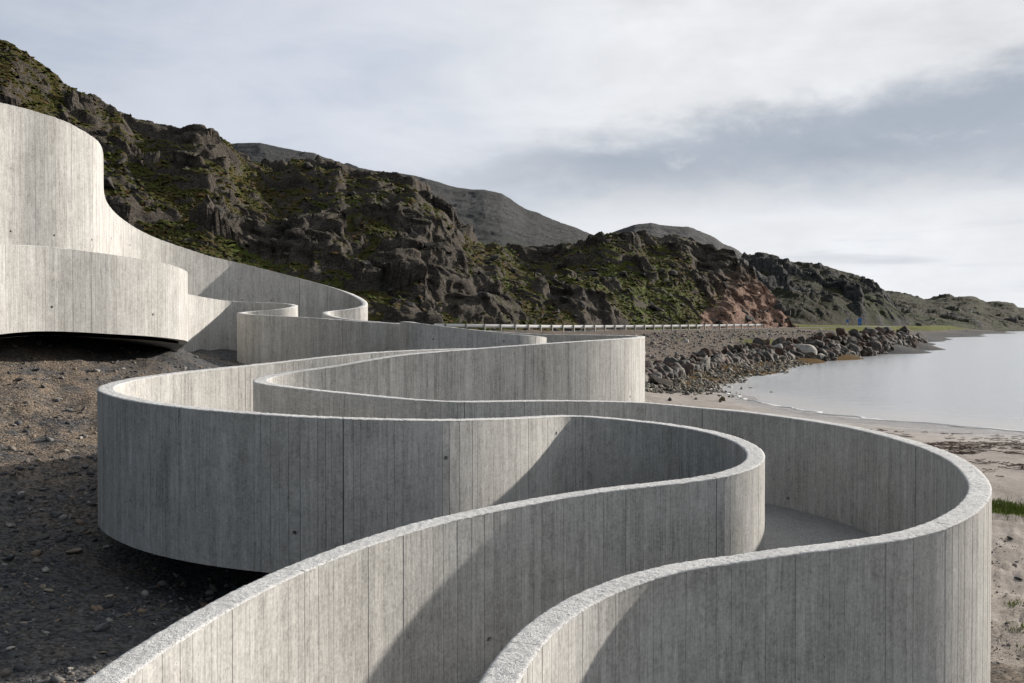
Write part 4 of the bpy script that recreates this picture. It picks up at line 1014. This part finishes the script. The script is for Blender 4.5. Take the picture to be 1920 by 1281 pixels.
# larger stones one can pick out on the slope
SM = [rock_mesh('stone', 500 + i, 2, 9, (1.0, random.uniform(.55, .85), random.uniform(.25, .5)), .5, .06) for i in range(8)]
stones = [(105,971,24,0),(200,1020,16,1),(312,1031,20,0),(590,1000,14,1),(140,1035,26,2),(85,1078,18,1),(10,1104,13,0),(80,1108,16,2),(92,1112,17,2),(205,1127,14,2),(40,935,14,1),(60,1010,18,0),(330,1190,17,0),(100,1255,20,0),(195,1243,12,2),(190,1200,30,0),(265,905,14,1),(60,850,12,0),(130,760,14,0),(40,715,15,0),(110,740,13,1),(70,690,12,0),(150,815,13,1),(25,790,12,0),(160,870,15,0),(230,690,10,1),(255,705,9,0),(330,690,9,1),(365,680,8,0),(390,690,8,1),(80,915,15,0),(20,985,19,1),(250,1060,20,0),(330,1090,16,0),(285,1105,22,0),(225,1170,14,0),(45,1180,14,2),(150,1160,16,0),(20,1230,17,1),(120,1200,12,0)]
def ground_hit(px, py):
    rx_, rz2 = ray(px, py); d = np.linspace(4, 60, 2200); zz_ = H + rz2 * d - ground_z(rx_ * d, d, False); i = int(np.argmax(zz_ < 0)); return float(rx_ * d[i]), float(d[i])
stones.sort(key=lambda q: q[1]); sc_n = [0, 0, 0]
for k, (px_, py_, w_, c_) in enumerate(stones):
    sc_n[c_] += 1
    x, y = ground_hit(px_, py_); s = w_ * y / FPX * .62
    o = put('stone', SM[k % 8], [M_STONE, M_STONEP, M_STONES][c_], x, y, float(ground_z(np.array(x), np.array(y))) + s * .22, s, (random.uniform(-.2, .2), random.uniform(-.2, .2), random.uniform(0, 6)))
    tag(o, ['dark slate stone', 'pale flat stone', 'sandy pale stone'][c_] + ' on the gravel slope left of the ramp, %s such from the top' % ordn(sc_n[c_]), 'stone', 'stones on the gravel slope')
# seaweed thrown up along the tide line, foam at the water's edge, grass
def scraps(name, n_, region, mat, ln, wd, label, cat):
    x, y = region(n_); n_ = len(x); z = ground_z(x, y); V_, F_ = [], []
    for i in range(n_):
        a_ = RNG.normal(.0, .5); L_ = ln * RNG.lognormal(0, .5); w_ = wd * RNG.lognormal(0, .4); k_ = 5; b_ = len(V_); cur = RNG.normal(0, .5)
        X0, Y0 = x[i], y[i]
        for q in range(k_):
            t_ = q / (k_ - 1); an = a_ + cur * t_; X0 += math.cos(an) * L_ / k_; Y0 += math.sin(an) * L_ / k_; ww = w_ * (1 - abs(2 * t_ - 1) ** 2 * .8)
            hz_ = .012 + .02 * abs(math.sin(q * 2.1 + i))
            V_ += [(X0 - math.sin(an) * ww, Y0 + math.cos(an) * ww, z[i] + hz_ * .4), (X0, Y0, z[i] + hz_), (X0 + math.sin(an) * ww, Y0 - math.cos(an) * ww, z[i] + hz_ * .4)]
        for q in range(k_ - 1):
            for e_ in (0, 1): F_.append((b_ + q * 3 + e_, b_ + q * 3 + e_ + 1, b_ + q * 3 + e_ + 4, b_ + q * 3 + e_ + 3))
    o = link(name, mesh(name, np.array(V_), F_), mat); tag(o, label, cat, kind='stuff')
def reg_weed(n_):
    px_ = RNG.uniform(1560, 2050, n_); py_ = 830 + (px_ - 1700) * .10 + RNG.normal(0, 1, n_) * (6 + (px_ - 1560) * .045); py_ = np.clip(py_, 796, 900)
    P_ = [at_z(a_, b_, .33) for a_, b_ in zip(px_, py_)]; x = np.array([q[0] for q in P_]); y = np.array([q[1] for q in P_])
    k = fbm(x / 3.0, y / 1.5, 3) > -.02; return x[k], y[k]
scraps('seaweed', 1700, reg_weed, M_KELP, .34, .03, 'brown scraps of seaweed strewn along the tide line on the sand', 'seaweed')
def ribbon(name, pts, w_, mat, label, cat):
    P_ = smooth_poly(np.array([(*p, 0) for p in pts]), .15, .8); t_ = np.gradient(P_[:, :2], axis=0); t_ /= np.linalg.norm(t_, axis=1)[:, None]; n_ = np.c_[-t_[:, 1], t_[:, 0]]
    s_ = np.arange(len(P_)) * .15
    wob = fbm(s_ / 1.5, s_ * 0 + 3, 3) * .5; ww = w_ * np.clip(.55 + 1.2 * fbm(s_ / 2.4, s_ * 0 + 9, 3), .04, 2)
    V_ = np.stack([np.c_[P_[:, :2] + n_ * (wob + k_ * ww)[:, None], np.zeros(len(P_)) + h_] for k_, h_ in ((-1, .012), (-.5, .035), (.4, .04), (1, .012))], 1)
    g_ = ground_z(V_[..., 0], V_[..., 1]); V_[..., 2] += np.maximum(g_, 0)
    o = link(name, mesh(name, V_.reshape(-1, 3), gridF(len(P_), 4, True), smooth=True), mat); tag(o, label, cat, kind='stuff')
ribbon('wave_foam', [(x, y + .4) for x, y in SHORE[1:8]], .11, M_FOAM, 'thin white line of foam where the sea meets the beach', 'foam')
def blades(name, n_, region, hmin, hmax, label):
    x, y = region(n_); n_ = len(x); z = ground_z(x, y); h_ = RNG.uniform(hmin, hmax, n_); a_ = RNG.uniform(0, 2 * PI, n_); w_ = .004 + .006 * RNG.random(n_); ln_ = RNG.normal(0, .4, n_) * h_; an = RNG.uniform(0, 2 * PI, n_)
    dx_, dy_ = np.cos(a_) * w_, np.sin(a_) * w_
    V_ = np.stack([np.c_[x - dx_, y - dy_, z], np.c_[x + dx_, y + dy_, z], np.c_[x + ln_ * np.cos(an), y + ln_ * np.sin(an), z + h_]], 1).reshape(-1, 3)
    o = link(name, mesh(name, V_, np.arange(n_ * 3).reshape(-1, 3), None, {'tone': np.repeat(RNG.random(n_), 3)}), M_GRASS); tag(o, label, 'grass', kind='stuff')
def reg_g1(n_):
    x = 10.3 + RNG.normal(0, 1.3, n_); y = 18.9 + RNG.normal(0, .40, n_); k = fbm(x * 1.3, y * 1.3, 3) + RNG.normal(0, .25, n_) > -.1; return x[k], y[k]
def reg_g2(n_):
    c_ = np.array([(5.45, 10.3), (5.7, 10.0), (5.25, 9.7), (5.9, 10.6), (5.35, 9.9), (6.1, 12.0), (5.15, 9.2), (5.6, 10.9)])[RNG.integers(0, 8, n_)]; return c_[:, 0] + RNG.normal(0, .09, n_), c_[:, 1] + RNG.normal(0, .09, n_)
blades('grass_patch', 13000, reg_g1, .03, .11, 'bright green strip of grass growing in the sand')
blades('grass_tufts', 600, reg_g2, .02, .07, 'sparse low tufts of grass in the earth at lower right')
